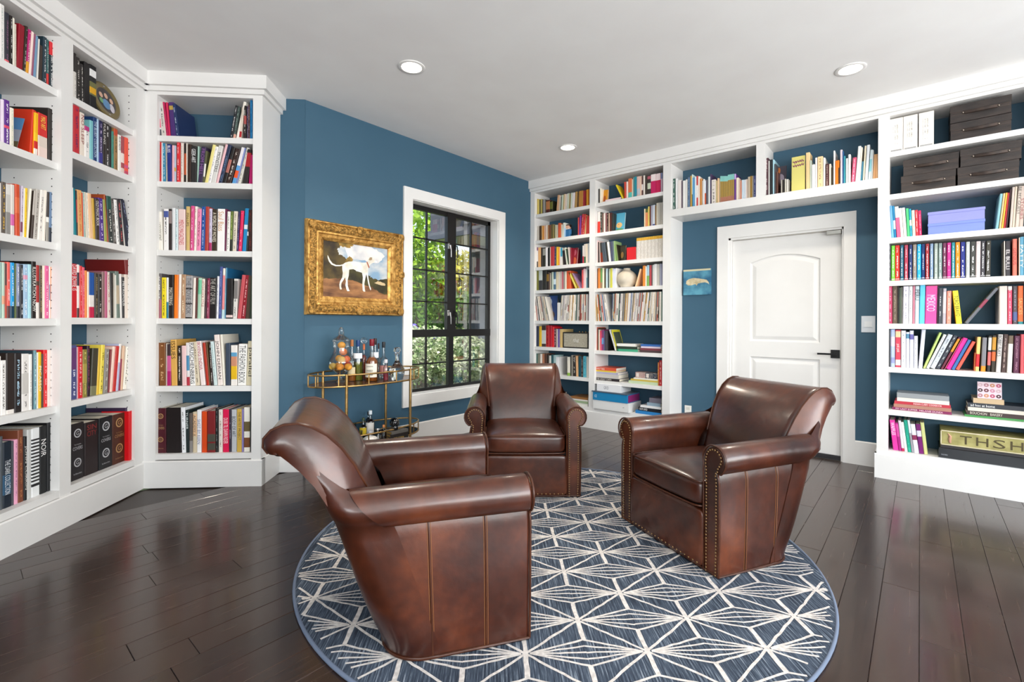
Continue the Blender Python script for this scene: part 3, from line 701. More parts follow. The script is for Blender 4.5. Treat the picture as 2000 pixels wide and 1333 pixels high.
shelf('L2d', FL, ZL2[3], .05, (130, 500, 9.52), 'fourth shelf, far bay', 'shared upright', '''
92,200,150,cf1d2a,tDAVID_BOWIE_IS:f4eeee:.5:.98 202,246,165,f0e6e2,b0:.18:4a3030,b.6:.85:3a3040 250,300,190,dd3a3c,if0c0b8 302,345,215,e0566a,if0c8c8 347,388,275,e8863c 390,424,300,f3e6cf 426,520,315,e9e3df,b0:.24:c4204a,b.5:1:1d54a2
530,596,330,3a332c,i9a8a6a 600,664,345,2a2624,ie8e4de 666,718,300,8a6a68 720,768,290,b85a7c 772,828,305,d9d0c6,ib02a34,l-20 832,878,320,1f1a19,l-10 880,900,330,b8b0a4 900,940,360,d9d8d0,l-10 942,1004,290,6a7a72,l-30,b.3:.7:b8a890 1006,1036,340,e9e4e0,l-12
1040,1088,400,2c2a2c,tMETROPOLIS:ecebe8:.3:.9,l-6 1092,1166,350,e0d2c6,l-8,k120 1170,1258,80,74201e,l-90,k280''')
shelf('L2e', FL, ZL2[4], .05, (130, 640, 8.333), 'fifth shelf, far bay', 'shared upright', '''
78,172,290,4b5084,b.55:.95:63366e,ie8e8f4 174,186,320,d8c0c8 190,268,315,d62030,if0c8c4 270,340,360,8a8038,b.3:.7:a89a4a,id8cc7a 342,385,300,2a1626,ib84a7a,k190 388,488,340,3c3a2c,b0:.2:7a7a5a,l40 490,530,345,e6be3e,l30 534,590,285,e9d452,l42,i4a4420
606,672,355,8a8680,l32,id8d4cc 682,702,360,8a3a3c,l40 704,748,310,f0cfc0,l58 752,805,305,bf2620,l62 808,846,270,b8bcd8,l55,b.6:1:e8e4e0 850,880,515,8a1840,l30 882,918,300,dcb89a,l40 925,978,320,ece6da,l55,i4a4a44 990,1046,310,f0ece2,l30,tSTYLE:2a2a2a:.62:.85 1050,1092,320,d8cfc4''')
shelf('L2f', FL, ZL2[5], .05, (130, 780, 7.84), 'bottom shelf, far bay', 'shared upright', '''
64,272,370,1f1b1d,k230 282,488,345,231718,k240,tSIN_CITY:8a2a28:.72:.96:s 500,704,275,16181b,k240 708,904,225,4a2618,k250 906,950,130,3a2b48,k285 958,1064,175,d3101a,d-30,k180''')
shelf('Fa', FF, ZF[0], .03, (300, 185, 10), 'top shelf of corner bookcase', 'inner corner', '''
58,150,130,cfd0d6,b.25:.5:d8607e,b0:.2:4a4a52 152,245,140,d5cdc6,l-60,i5a5a5a 248,288,145,c02a5c,l-80,i2a1a2a 290,330,150,d02a58,l-60 332,432,150,4a2f6e,l-45,b.78:.9:b89a4a,k120 436,500,175,24345e,l-80,ib8c4d8,k240
1478,1540,215,23262a,l110,ie6e6e6 1542,1592,230,3c4a46,l100,b0:.14:e0a894,i9ab0a8 1600,1655,140,ece6da,l150 1657,1705,250,d9cabc,l60,b.06:.24:b0262e 1755,1808,215,241f20,b.45:.7:a04a48,ie0dcd6 1822,1846,230,4a3a56,ib8b0c0 1848,1876,200,5c3c40,id8d0c8 1880,1930,110,1d76b0,i58a8d8''')
shelf('Fb', FF, ZF[1], .03, (300, 265, 10), 'second shelf of corner bookcase', 'inner corner', '''
60,146,98,c11f25,tOH_SO_PRETTY:5a1214:.12:.9 150,178,140,e6dfe2 180,238,150,2a82a6,l-14,ie8f0f0 240,268,160,b8b0a4,l-14,i4a4a4a 270,350,170,23307e,l-14,tBLISS:f0eef4:.78:.96 355,400,190,eab0ba 402,432,195,b8cadb,b.3:.4:c8a23a 448,508,110,da2a34,if6e2e0 510,524,200,c8403c
526,582,145,e6dad0,i8a8480 586,632,160,2a1f1c,b.2:.75:b8502c,l5 636,655,150,eee6da 657,722,170,37261f,k230,l8 728,836,205,2c2c2c,tGEEK-ART:eeeeee:.55:.92 842,872,210,9fc0b4,l14 852,946,220,3a2f4c,tFROM_HELL:8a5a9a:.22:.94,l78 950,986,300,5a5c40,l60,b.2:.6:e6e4de
988,1050,180,e8dc8c,l160 1052,1112,215,f2efec,l150,i6a6a8a 1115,1205,200,d9d8d4,l150,tMONSTERS:1c1c1c:.3:.82 1208,1256,175,ecbcc2,l190 1258,1328,180,2a3550,l190,i6a8ab0 1335,1400,230,23201f,l190,b.3:.66:b06a60 1402,1500,260,352420,l190,idcd4cc 1520,1595,235,5a9ad0,b.16:.36:e2582c,b.5:1:e8e4e6,l190 
1600,1630,245,7f8cc0,l170 1632,1692,240,d3d0c6,l180,i4a4a44 1735,1830,270,2c2625,l90,b.5:.9:a8262e 1850,1928,380,b61a66,l40''')
shelf('Fc', FF, ZF[2], .03, (300, 390, 10), 'third shelf of corner bookcase', 'inner corner', '''
80,178,238,e9e4da,l-28,tLUCKY_DOG_POINT:2a2a2a:.25:.72 192,286,185,efeceb,b.8:.95:4a5a9a,i3a3a3a 292,350,185,2a1f1f,b.65:.95:8a7a78 356,418,165,e0e2e4 420,472,190,cfdfe2,i5a8a98 478,612,190,eacfcb,tMEN'S_MAGAZINES:c22434:.14:.74 632,700,135,cdb170,tPIN-UPS:2a1f14:.55:.85
705,772,125,d84f8c,if6dce8,l20 780,828,135,efe2da,l22,ic04048 832,912,185,e88ab0,l22,i5a2030 918,990,140,1e4f9a,l20,ic8d4e8 995,1062,140,b04038,l18 1072,1128,180,cfc6dc,l10,b0:.2:b0306a,i5a4a6a 1132,1228,190,3a2d20,tA_WORLD_OF_MOVIES:e8e0cc:.22:.92,l12 1232,1378,185,f1eeec,tSaul_Bass:c8925a:.48:.94,l14
1382,1410,185,6a2a4a,l14 1414,1476,235,eceae4,l22,i5a5a5a 1480,1530,230,5f7030,b0:.3:23261c,l22,id0e07a 1534,1610,230,dcd2c0,l28,i5a5040 1614,1648,240,3a2a5a,l40,ic0b0d8 1652,1712,220,dd2a5c,l48,if8c8cc 1722,1798,175,1f84bc,l62,b.52:.62:d8e4ec 1800,1830,240,37403c,l52,b.4:.5:ddd 1840,1925,200,3a201c,l5,i7a2a24''')
shelf('Fd', FF, ZF[3], .03, (300, 515, 10), 'fourth shelf of corner bookcase', 'inner corner', '''
80,150,195,5c5658,b0:.42:9a5a68,ie8e4e4 155,240,275,ead423,i3a3410 246,288,275,e6e8e6,b0:.4:2a7a98 292,384,220,1f1a19,tMASTERING:dcd6c4:.3:.7 390,468,220,ec7a1f,l10 472,524,212,efe4da,l14 528,610,215,b08a6a,ieadcc0,l14 612,742,240,a09e9e,b.68:.71:1a1a1a,b.33:.36:1a1a1a,b0:.03:1a1a1a,tTHE_MOVIE_BOOK:55555a:.1:.95,l14
748,800,280,ede3da,l22 805,842,280,5a3028,l20 845,912,285,a8cdb4,l24,b.6:.95:6ec09a 915,978,305,eadfd2,l24,tHITCHCOCK_STYLE:a03038:.3:.95 982,1022,290,3a2228,l22,i7a6a6a 1025,1082,290,8a2c4a,l22,ie0b8c4 1085,1215,280,191617,l10,tTHE_ART_OF_FILM:b8b4ac:.36:.98 1218,1258,250,e6e6ea,l22,i4a4a8a 1262,1318,65,41508e,l25,i98a4d0
1322,1368,95,e6898c,l28,b.86:1:e6e0d4,b0:.18:bcd8dc 1376,1394,85,8ac0d0,l30 1394,1418,85,1d5f8a,l30,k240 1400,1540,295,1c191a,b.03:.09:d8c0bc 1542,1620,300,d9d6d0,l25,i3a3a3a,b.5:.95:7a7674 1628,1700,225,c4545a,l95 1702,1782,230,8e1524,l90,ie0b0b0 1790,1860,240,4a3b2e,l55 1862,1925,240,2f3d2c,l30''')
shelf('Fe', FF, ZF[4], .03, (300, 640, 10), 'fifth shelf of corner bookcase', 'inner corner', '''
50,102,350,1d1715,ie0dcd6 105,240,300,7a4a25,l-15,id8b084,k200 245,258,310,d8cfc4 258,338,330,3a2a2e,b0:.35:b01a6a,b.35:.72:c85a92 345,460,240,d9a754,tISSUES:3a2412:.58:.96,k250,l-22 465,545,360,231d1c,ie6e2dc 552,640,360,e8c4c4,l-10 645,705,300,ddd9d8,b0:.2:b03040,b.35:.7:4a8ab0,l-20
710,815,290,f0eeec,tRAUSCHENBERG:181818:.04:.98,l-20 815,900,280,d2c6ae,l-60,i6a6050 920,1012,270,ecdfdc,tIRVING_INDIA:b04a58:.35:.98,l-90 1030,1085,300,b02f1a,l-80 1088,1110,290,6a5236,l-70 1112,1166,290,2c2020,l-40,ie0d8d0 1172,1240,275,c9dada,l-75,i8aa4a4 1250,1352,145,e9dcd6,tJOHN_DERIAN:3a302c:.12:.88,l-75
1355,1400,140,e6e0d2,l-60,k240 1404,1490,310,3a4658,k190 1505,1625,350,e8e2dc,b.15:.48:e0b41c,b.48:.72:c88a6a,b.72:.82:5a9ac0 1635,1800,325,f1efeb,tTHE_FASHION_BOOK:2c2c2c:.05:.96,l25 1800,1922,270,d6ccae,tparallel:1c1c1c:.2:.85,l40''')
shelf('Ff', FF, ZF[5], .03, (300, 775, 10), 'bottom shelf of corner bookcase', 'inner corner', '''
38,240,230,4a1420,k240 245,535,220,1b1415,k240 548,630,215,eef0f3,i7a7a7a,l-22,k240 632,690,270,1d2b2c,tTURNER:dfe6e4:.55:.95,l-12 695,760,330,5f5650,b0:.3:8a8684,l-8 762,840,305,cfc0a4,b.4:.95:e0b890,tACADEMY_X:4a4a4a:.4:.92 845,930,265,eeeef0,tSHOT_BY_KERN:6a6a9a:.2:.78,k230 938,1038,295,d9480f,k190 
1045,1200,285,7a1f22,b.26:.44:4a4a40,b.06:.22:4a4a40,k210,d-4 1203,1262,240,1c1f20,b0:.1:2a2a2a,i8a9292 1268,1345,260,e2dbd2,i8a6a5a 1350,1468,255,d8104c,tDUSK_TIL_DAWN_RIDER:f6dfe4:.2:.8 1470,1518,250,3a3040,ib8b0c0 1520,1618,260,bcbfc4,tBODY_OF_ART:2a2f38:.36:.84 1622,1718,250,cda94e,b0:1:cda94e,tTHE_ARTIST_PROJECT:4a3a1a:.28:.94
1720,1755,250,8a80b8 1760,1878,215,f0ebdf,b.46:.68:6a5c3a,b.1:.32:7a4a2c 1880,1912,230,2f3638''')
for q, (fr, z, dep) in {}.items(): pass
C1E, C2E = 'window end', 'shared upright'
shelf('C1a', FR, ZC1[0], .05, (1036, 360, 16.667), 'top shelf of window-side column', C1E, '''
155,200,480,b8a25a 200,240,480,c0a84e 240,288,490,d6c26a 290,318,500,3a3424 320,385,490,b4a458 390,405,500,2a2a1c 405,470,490,9c9894 472,500,500,5a6054 500,625,520,5a2a20,b.3:.9:b87a4a,i2a1414 625,720,540,2a2a1a,b.3:.9:6a6a2a
835,905,355,d2a47c,l45 910,965,370,c8b8a8,l30 968,1010,400,3f5450,l20 985,1050,350,bcc8b4,l25 1050,1085,330,b09868,l25 1088,1120,320,e2cdb0,l20 1122,1165,320,d9c8c0,l30 1168,1240,300,c4cbb8,l28 1242,1290,310,9a8a5a,l15 1295,1340,280,c8d4c4,l22 1340,1420,275,ded6d6,l28 1430,1500,245,b08a50,l30 1505,1560,260,5a4020,l20 1565,1700,215,b9803c,l15 1705,1745,210,a82a3a,l15 1748,1790,205,8a1a26,l15 1815,1885,170,e0a030 1885,1915,160,b05a1a''')
shelf('C1b', FR, ZC1[1], .05, (1036, 415, 16.667), 'second shelf of window-side column', C1E, '''
155,212,460,6a645c 215,275,450,c4bcb0 290,355,440,4a3420 358,398,440,d8a464 400,435,440,d88a28 438,465,450,e0b894 468,512,420,d4b0a0 512,550,410,e6dac8 555,600,420,a87850 602,662,410,7a4a30 668,735,390,6a5e38 738,775,400,9a8a4c 778,800,410,3a3a2a 802,835,410,d4cca8 838,890,410,b8b4a4 898,965,350,cc5230 968,985,350,e07a4a 1002,1028,400,e0dccc 1030,1090,340,d8dcd0,l25 1090,1108,400,a8c8e0
1540,1570,170,c84a48 1575,1632,110,7a3a8a,l20 1635,1690,60,b82a30,l45,iecc0c0 1692,1740,60,c8342c,l60,ieadcd4 1745,1790,100,c8a878,l60 1808,1910,120,b83a34''')
shelf('C1c', FR, ZC1[2], .05, (1036, 465, 16.667), 'third shelf of window-side column', C1E, '''
155,245,310,e2dedc,b0:.3:5a5048,b.84:1:8a5a7a 250,335,310,e8b47c 340,392,320,2e2620 395,485,320,33322a,b.6:.95:9a9890 490,555,310,ece8e8 560,632,320,2c2a2a 635,650,290,d8d0c8 655,775,285,b8383e 778,835,280,3a3c5c,ib8b4c8 840,900,290,eabf2e 902,945,310,e08a2a 950,970,310,f0e4dc 972,1035,320,dcd8d4,b.5:1:3a98b4 1040,1068,390,8a8474 1070,1165,420,2a2020,l-40
1168,1215,320,d8dccc,l-70 1218,1258,360,3a4a3a,l-80 1260,1300,310,d8c8c0,l-50 1300,1330,320,8a2030,k200 1690,1735,250,c0384c,b.4:1:e0dcd8 1738,1795,200,d8d0c8,b0:.35:3a6a4a 1800,1855,190,efe0cc 1858,1905,180,b8bcc0''')
shelf('C1d', FR, ZC1[3], .05, (1036, 515, 16.667), 'fourth shelf of window-side column', C1E, '''
155,265,230,6a6a22 270,385,225,3a3a3c,b.5:1:c4ccc8 388,515,225,302f2c 520,600,290,2c2422,b.5:.9:8a6a2c 602,632,310,5a3a2c 635,655,310,d0c4b0 658,680,310,4a4438 685,745,280,b8c4b4 748,820,280,4a6a84,b.3:.6:cfe0ea 825,905,270,cfc4a8 908,960,270,c8c4bc 962,1015,260,b8a8a4 1018,1065,270,b85a66 1068,1115,260,8a8480 1118,1170,260,e0dcc8 1175,1300,240,d05a34 
1460,1520,300,d4c458,l-230 1560,1600,320,c0903a,l-230 1602,1650,330,9a7aa0,l-260 1665,1720,205,d85a5c 1722,1780,170,f0c8cc 1782,1815,180,e8e4e0 1820,1850,120,d0d4d8,b0:.5:4a8aa8 1852,1895,200,28404a''')
shelf('C1f', FR, ZC1[5], .05, (1036, 630, 16.667), 'sixth shelf of window-side column', C1E, '''
182,275,120,222c44 280,360,130,d8b02c 365,500,110,3f3432,b.14:.78:c8ccc8 505,605,100,b02a2a,i5a1414 608,690,110,a8182c 695,765,150,d0202a 770,835,200,5a2a34,iecd8d8 838,880,220,c8c0b4 885,950,220,6a5a9a 955,1055,225,d2b478,k230''')
shelf('C1g', FR, ZC1[6], .05, (1036, 680, 11.11), 'seventh shelf of window-side column', C1E, '''
112,155,120,4a6a62 160,208,130,8a8674 210,252,130,efe4d8 255,300,130,b87a5a 302,350,130,5a3a2c 352,400,150,3a3028 402,445,170,e0ddd4 448,495,150,2a5a60 500,548,160,a8c4c4 552,622,200,e9e9ea 622,642,195,c8c6c4,k170 795,858,200,e8e2d4,b0:.16:8ab04a 862,880,180,2f302c 882,918,160,8a8478 920,985,175,2c2624,id8d4c8 990,1038,175,d8a878,l-15 1040,1098,180,124a58 1100,1140,190,3a3230,ic8c4bc 1142,1208,180,5ab4c8,i1d6a84 1212,1258,190,d4d0c8''')
shelf('C2a', FR, ZC2[0], .05, (1156, 325, 13.333), 'top shelf of door-side column', C2E, '''
90,145,400,24404a,k180 150,162,580,e8e8e4 165,200,590,3a3636 205,240,575,f0e8d4,k150 845,890,410,cf4a3a,l-10 892,942,400,f2d8d0 945,1040,320,d8744c,b0:.3:5ac0b4 1042,1065,340,e0d8c0 1070,1088,300,8aa0a0 1090,1115,280,3a8a90 1118,1160,270,1d90a4 1165,1250,265,d8b8b0,b.1:.4:b8c0c8 1252,1290,255,eccbb4 1292,1330,265,5a3a38,b.3:.6:e0d8d4 1335,1380,240,e8dfd4 1385,1440,245,40362f 1442,1528,235,3c3431,b.3:.6:c8d0b8,b.8:.95:b05a68 1532,1662,210,c81f60,b.66:1:f4e6e4 1665,1785,190,cc2058,b.66:1:f4e0e0 1790,1838,170,d0b8c8,b.7:1:7a8ab0''')
shelf('C2b', FR, ZC2[1], .05, (1156, 385, 13.333), 'second shelf of door-side column', C2E, '''
88,145,380,5a5448 148,212,390,f0e6e2,b0:.55:e0382c 215,262,400,3a3c34,ie0dcd0 265,302,420,7a6058 305,345,420,efe4dc 348,385,420,8a5a5c 388,430,410,3a201c,id8c0b0 432,460,420,c8b098 462,510,410,4a2018 512,560,430,2a2c28
1358,1388,310,f4e0b8 1392,1455,310,d88a5c,b.8:1:5a6a3a 1458,1495,250,e2cf6a 1500,1530,240,6a3a2c 1535,1580,220,a8a8b8 1582,1640,210,ccd4e0,b0:.1:3a4a8a 1642,1672,220,8a6a3c 1675,1720,160,d0cabc 1722,1765,150,c0bcb4 1768,1800,145,b8b4ac 1802,1838,145,c8c4bc''')
shelf('C2c', FR, ZC2[2], .05, (1156, 455, 13.333), 'third shelf of door-side column', C2E, '''
90,118,190,c87a78 120,150,200,f0d0cc 155,200,240,3a3432 202,225,240,c8b8b0,l-15 228,290,260,7a2c10,l-30,b.5:1:3a3834 295,345,260,46505a,l-60 348,400,250,4c5660,l-60 402,440,240,2c2c2a,l-50 445,498,240,ecebe6,l-60 505,550,225,484c66,l-30 552,588,220,6a7a80,l-25 590,622,215,9ab87c,l-25,k160 630,660,310,6a8a4c,l-40 662,690,310,8aa060,l-50 692,712,310,2a261c,l-60,k140''')
shelf('C2d', FR, ZC2[3], .05, (1156, 505, 13.333), 'fourth shelf of door-side column', C2E, '''
88,135,260,d8c0a8,b.8:1:5a6a9a 138,150,270,6a3a24 155,215,255,d8843c 218,268,255,6a9a58,b0:.3:9a7a60 270,318,250,ece6c8 322,355,260,4a3a20 360,412,270,c0d4dc 415,440,270,24383c 442,475,270,c4c8b0 478,528,255,cfcc4c 532,550,260,ecebe6 552,610,265,d8dcf0 612,640,255,ecebe9,k190 
1115,1150,275,f2c89c,l130 1320,1390,190,e08a3c 1392,1422,210,f4ecdc 1425,1490,180,7aa85c,b.5:1:a8ccdc 1495,1550,180,b84a50 1555,1572,190,4a3a40 1575,1612,170,cfd0cc 1615,1690,150,eae8e6 1692,1760,150,c8c4bc 1765,1800,140,b4b8cc 1802,1832,140,9a9ab4''')
shelf('C2f', FR, ZC2[5], .05, (1156, 630, 13.333), 'sixth shelf of door-side column', C2E, '''
45,82,130,6a7080 85,140,130,c25a40 142,168,150,4a3428 170,205,190,d8ccb8 208,248,220,e05a72,b.6:1:d83a5a 250,300,190,8a3a6a,b.3:.6:6a9ac8 302,330,220,4a4a78 332,400,220,4a444a 402,420,230,1f1c1e,k150''')
BE, B2E = 'window end', 'divider'
shelf('B1', FR, ZBEAM, .05, (1300, 300, 10.526), 'above door, window-side compartment', BE, '''
92,112,520,2a2c2a 112,138,520,e6e4e2 140,200,520,3a5a50,ie0e4e0 202,245,515,dfe0e0 248,322,550,e2dad6 325,345,560,5a4a5a 350,408,560,e4e4e2 410,445,535,dcdad4 450,500,490,5a6f8c,i98b8d0 505,540,460,c0984c 540,555,430,cfe4dc,b0:.4:2a5a50 555,598,500,5a9ac8 600,630,480,e4eef2 632,662,465,c84a4a,b.3:.7:f0ece8 665,698,470,f4e8dc 700,745,520,c88a4c 748,768,560,c8bcae 770,800,530,eef0f2 802,828,560,c85a34,b.5:1:d8e4f0 832,868,540,5a5c68 872,915,480,d8e0e0 918,936,420,4a3a5a 
940,1030,540,dcd4cc,i3a3a34 1032,1058,560,c8b88a 1062,1100,510,e8c49a 1102,1120,530,b8a890 1410,1445,420,6a3a8a,b.8:1:c0a8d8 1448,1500,500,eadccb 1502,1525,540,d8c0b0 1528,1562,560,d89a84 1565,1605,545,cfe0ec 1608,1650,540,d8e0e8 1652,1682,530,e6d4c8 1690,1735,480,d8c8b0 1737,1780,465,b8924a 1782,1805,460,d4ccbc 1807,1858,460,5a66a0,id8dcf0''')
for k in range(24):
    SH['B1'] = SH['B1'][:6] + (SH['B1'][6] + ' %d,%d,%d,8ac8c0,b0:.22:b8745c,b.22:.8:%s,b.8:1:8fcfc8' % (1122+k*12, 1133+k*12, 465-(k*2 if k > 12 else 0), ('a88438', 'c09a48', '9a7a30')[k % 3]),)
shelf('B2', FR, ZBEAM, .05, (1485, 270, 8.333), 'above door, switch-side compartment', B2E, '''
78,130,325,4a2f36,iccb8b8 132,150,370,d8d8d4 152,200,350,262a2c,tSESSIONS:e0e4e4:.2:.8 202,225,350,a8d0dc 228,250,420,4a4a4e 252,285,550,5a3a30,k120 335,355,680,b8b4a8 358,380,680,3a3430 395,420,665,c8c4b8 425,455,670,d8d4cc 458,472,680,9a968c
740,805,235,e8c894,k140 808,830,360,c4cfc0 835,890,430,ececea 892,925,320,eeecea 930,1018,300,f0d0a0,i9a7a5a 1022,1056,320,ecebe6 1060,1115,420,4a2428,id0b8a8 1118,1150,420,f0e0cc 1152,1182,480,3a3020 1190,1216,205,f0efec,k190 1218,1285,365,e67a1a,k120 1262,1292,480,3a2a24 1300,1335,190,dcccd4 1336,1356,210,2c5a8c,k200 1358,1385,290,3a98a8 1392,1425,330,e2e4e2 1430,1470,265,eeecea 1475,1535,315,d85478,l30,if6d4de 
1540,1592,130,e2e4e2,l50 1594,1625,150,ece6da,l40 1622,1655,380,3a7a94,l30 1662,1690,125,e8dcc0,l35 1695,1745,110,dce2e8,l40 1750,1795,190,cfdfe4,l40,b.3:.7:8ac8d4 1800,1825,195,d4dadc,l20 1828,1862,265,d8a87a,l20 1866,1915,260,d4a474''')
RE = 'switch end'
shelf('R3', FR, ZR[2], .05, (1730, 380, 13.333), 'third shelf beside the switch', RE, '''
85,150,300,cfdfea,l-50 152,216,295,6aa4d0,l-52 218,278,300,17709c,l-52,b.28:.55:b8d0e4 288,388,320,dc5a80,b.65:1:ece6da,l-58 392,468,360,e2e4de,l-58,i9aa4a4 475,555,350,ece8e0,l-58,ib85a64 562,635,365,4ab876,l-42 636,692,380,1796b4,l-35,b.4:.6:e6eadc,i8ad8e0 700,780,415,e6dac4,l-32,i5a5a4a 785,862,410,d83440,l-28,if2d8d8 868,940,425,e8205c,l-22,if8c0d0''')
shelf('R3b', FR, ZR[2], .05, (1860, 350, 10.257), 'third shelf beside switch', 'lilac box', '''
858,918,295,7fb0b8,l95,k200 930,972,285,cfb48a,l90 978,1018,275,ecaa40,l90 1022,1062,275,a82a30,l85 1064,1100,200,3a2228,l90 1140,1195,160,c0b4ac,l60 1198,1245,150,cfc0ae,l60 1250,1330,140,c8bcb2,l75,tBE_MY_GUEST:3a3634:.32:.98 1332,1420,138,c4b4aa,l40,tSTORIES:8a2a34:.2:.7''')
R4 = '''72,132,215,4a4c54,ib8b8c0'''
cx0 = 146
for k, c in enumerate('6cc63e e2281e 0f5a74 a83a52 28386a 8f867c 1ea6e6 123066 9a2a34 7f98b4 9aa8a0 7f9290 6a3050 c42a86 2a8a94 ee8a18 1c2c7e aeb4b4 3a3c38 c4b8b8 3c3a40 38362f'.split()):
    x0, x1 = [(146, 240), (246, 360), (376, 466), (484, 580), (602, 690), (706, 802), (816, 920), (930, 1018), (1034, 1130), (1152, 1238), (1262, 1356), (1372, 1468), (1484, 1582), (1594, 1698), (1712, 1804), (1816, 1932), (1946, 2068), (2084, 2190), (2196, 2330), (2336, 2460), (2466, 2580), (2592, 2722)][k]
    R4 += ' %d,%d,%d,%s,ieef0f2,b.04:.055:dddddd%s' % (x0, x1, 270-k*6, c, ',l%d' % (max(0, k-16)*4) if k > 16 else '')
R4 += ' 3090,3110,150,e6dcd0,l-10,k170 3112,3250,150,2c282e,tEL_BULLI:d8d0d0:.2:.75 3300,3420,95,d0705f,tGENIUS:a82a30:.3:.75 3470,3486,60,e6dcc8 3488,3600,40,5a9ab8,tPATTY:e6e2d0:.2:.8'
shelf('R4', FR, ZR[3], .05, (1730, 460, 13.333), 'fourth shelf beside the switch', RE, R4)
shelf('R5', FR, ZR[4], .05, (1730, 550, 13.333), 'fifth shelf beside the switch', RE, '''
70,170,100,b0365c,ie0b0c0 176,305,110,5a4c40,i9a8a78 308,350,140,1f1e20 352,400,160,4c5a4c 402,440,150,6a6c64 442,585,130,dfdceb,i9a98a8,l10 590,688,125,d6d8d8,l10,i9aa0a0 692,752,120,c07a8c,l10 754,860,120,c0d0d6,tPERU:262a30:.62:.9:s,l12 866,1006,90,5ec4ea,l22 1012,1315,120,ec4c9a,tMEXICO:e8c8ec:.33:.76,l30,k200
1322,1355,150,3a1c30,l20 1358,1462,175,3c4048,l18,id8d8da 1468,1560,185,b0aab2,l20,b.3:.9:cfc8cc 1575,1695,250,ec8f7c,l15,if8d8cc 1835,1990,245,e9dc35,tTORO_BRAVO:1c1c10:.22:.85,l-105''')
shelf('R5b', FR, ZR[4], .05, (1860, 550, 14.03), 'fifth shelf beside switch', 'yellow book', '''
300,420,190,63666e,l860,b.45:.68:8a3a50 1280,1505,130,cfc4bc,k230 1515,1640,135,d84a66,b.9:1:cfcac6,if4b4c0 1655,1785,130,4a4248,i8a8a9a,b.1:.32:4a5a8a 1795,1945,125,e0622c,b0:.07:1d7a80,tSAUCES:f2a868:.25:.68''')
shelf('R6', FR, ZR[5], .05, (1730, 635, 13.333), 'sixth shelf beside the switch', RE, '''
70,100,100,2c2e2e 102,128,110,6a6e78 132,240,115,a8b8e0,b.55:.8:dcc8e0,b.1:.25:8a92c0 250,388,130,cc3f55,b.8:.96:eac89a,b.05:.2:e8d8d4,tpok_pok:f4e4dc:.4:.62 398,520,150,e0e0e8,i9aa0a8 526,612,190,e4e4f0,b.82:.95:5a90b0 620,725,150,dcdef0,b.76:.9:6a66ac 732,832,290,dfe2ee,i9a9ab0 842,950,125,dadcec,l90 962,1030,205,bcd87a,l430 1040,1125,255,e2e4ea,l460,i7a7a9a 1135,1270,260,c4ccd4,l480,i5a6470
1280,1400,285,3a3e48,l480,ic8d0d0 1415,1490,330,6a3040,l470,b.55:.95:d8902c 1530,1540,360,b85a70,l460 1548,1680,350,ec2a94,l460 1690,1790,395,3a6aa8,l440 1800,1905,440,dd5a4a,l440''')
shelf('R6b', FR, ZR[5], .05, (1860, 640, 13.333), 'sixth shelf beside switch', 'leaning row', '''
560,585,660,b86a3c,l20 588,690,250,eac878,b.13:.5:c8282e,l55 735,860,265,7c7c82,b0:.16:e88a24,l45 895,985,220,2c2c2e,b.18:.55:d86a68,b.6:.95:cfd0cc,l45 1000,1110,210,332d24,l40,b.3:.55:d86230,b.6:.95:c08a2c 1125,1255,185,c8c4c0,tBOBBY_FLAY'S:2a2a2c:.42:.97,l65 1268,1395,180,44322f,l65,ib09a90 1410,1545,215,d4d0c8,b.78:1:6a5a4a,l50 1580,1735,220,542440,l35,i9a6a80 1760,1866,180,d25a62,l15''')
shelf('R8', FR, ZR[7], .05, (1730, 810, 14.81), 'bottom shelf beside the switch', RE, '''
215,370,165,d8389c,tWAFFLES:f8e4f0:.5:.92,l-110,k200 375,460,240,a81f7c,b.5:.95:cf4a9c,l-110,k200 462,545,180,dcd2da,b0:.1:b02a50,l-110,k200 550,635,225,f0f0f0,l-120,k200 640,745,165,1fa086,l-130,k200,i5ac8b0 748,820,165,9a98a0,l-130,k200,b.6:1:d8e4ea 825,965,285,e6e6ee,b.45:.62:8a3058,l-120,k190 968,1105,285,741a6c,b.58:.78:d8d4e8,l-110,k190 1110,1222,240,d0d28e,l-120,k190''')

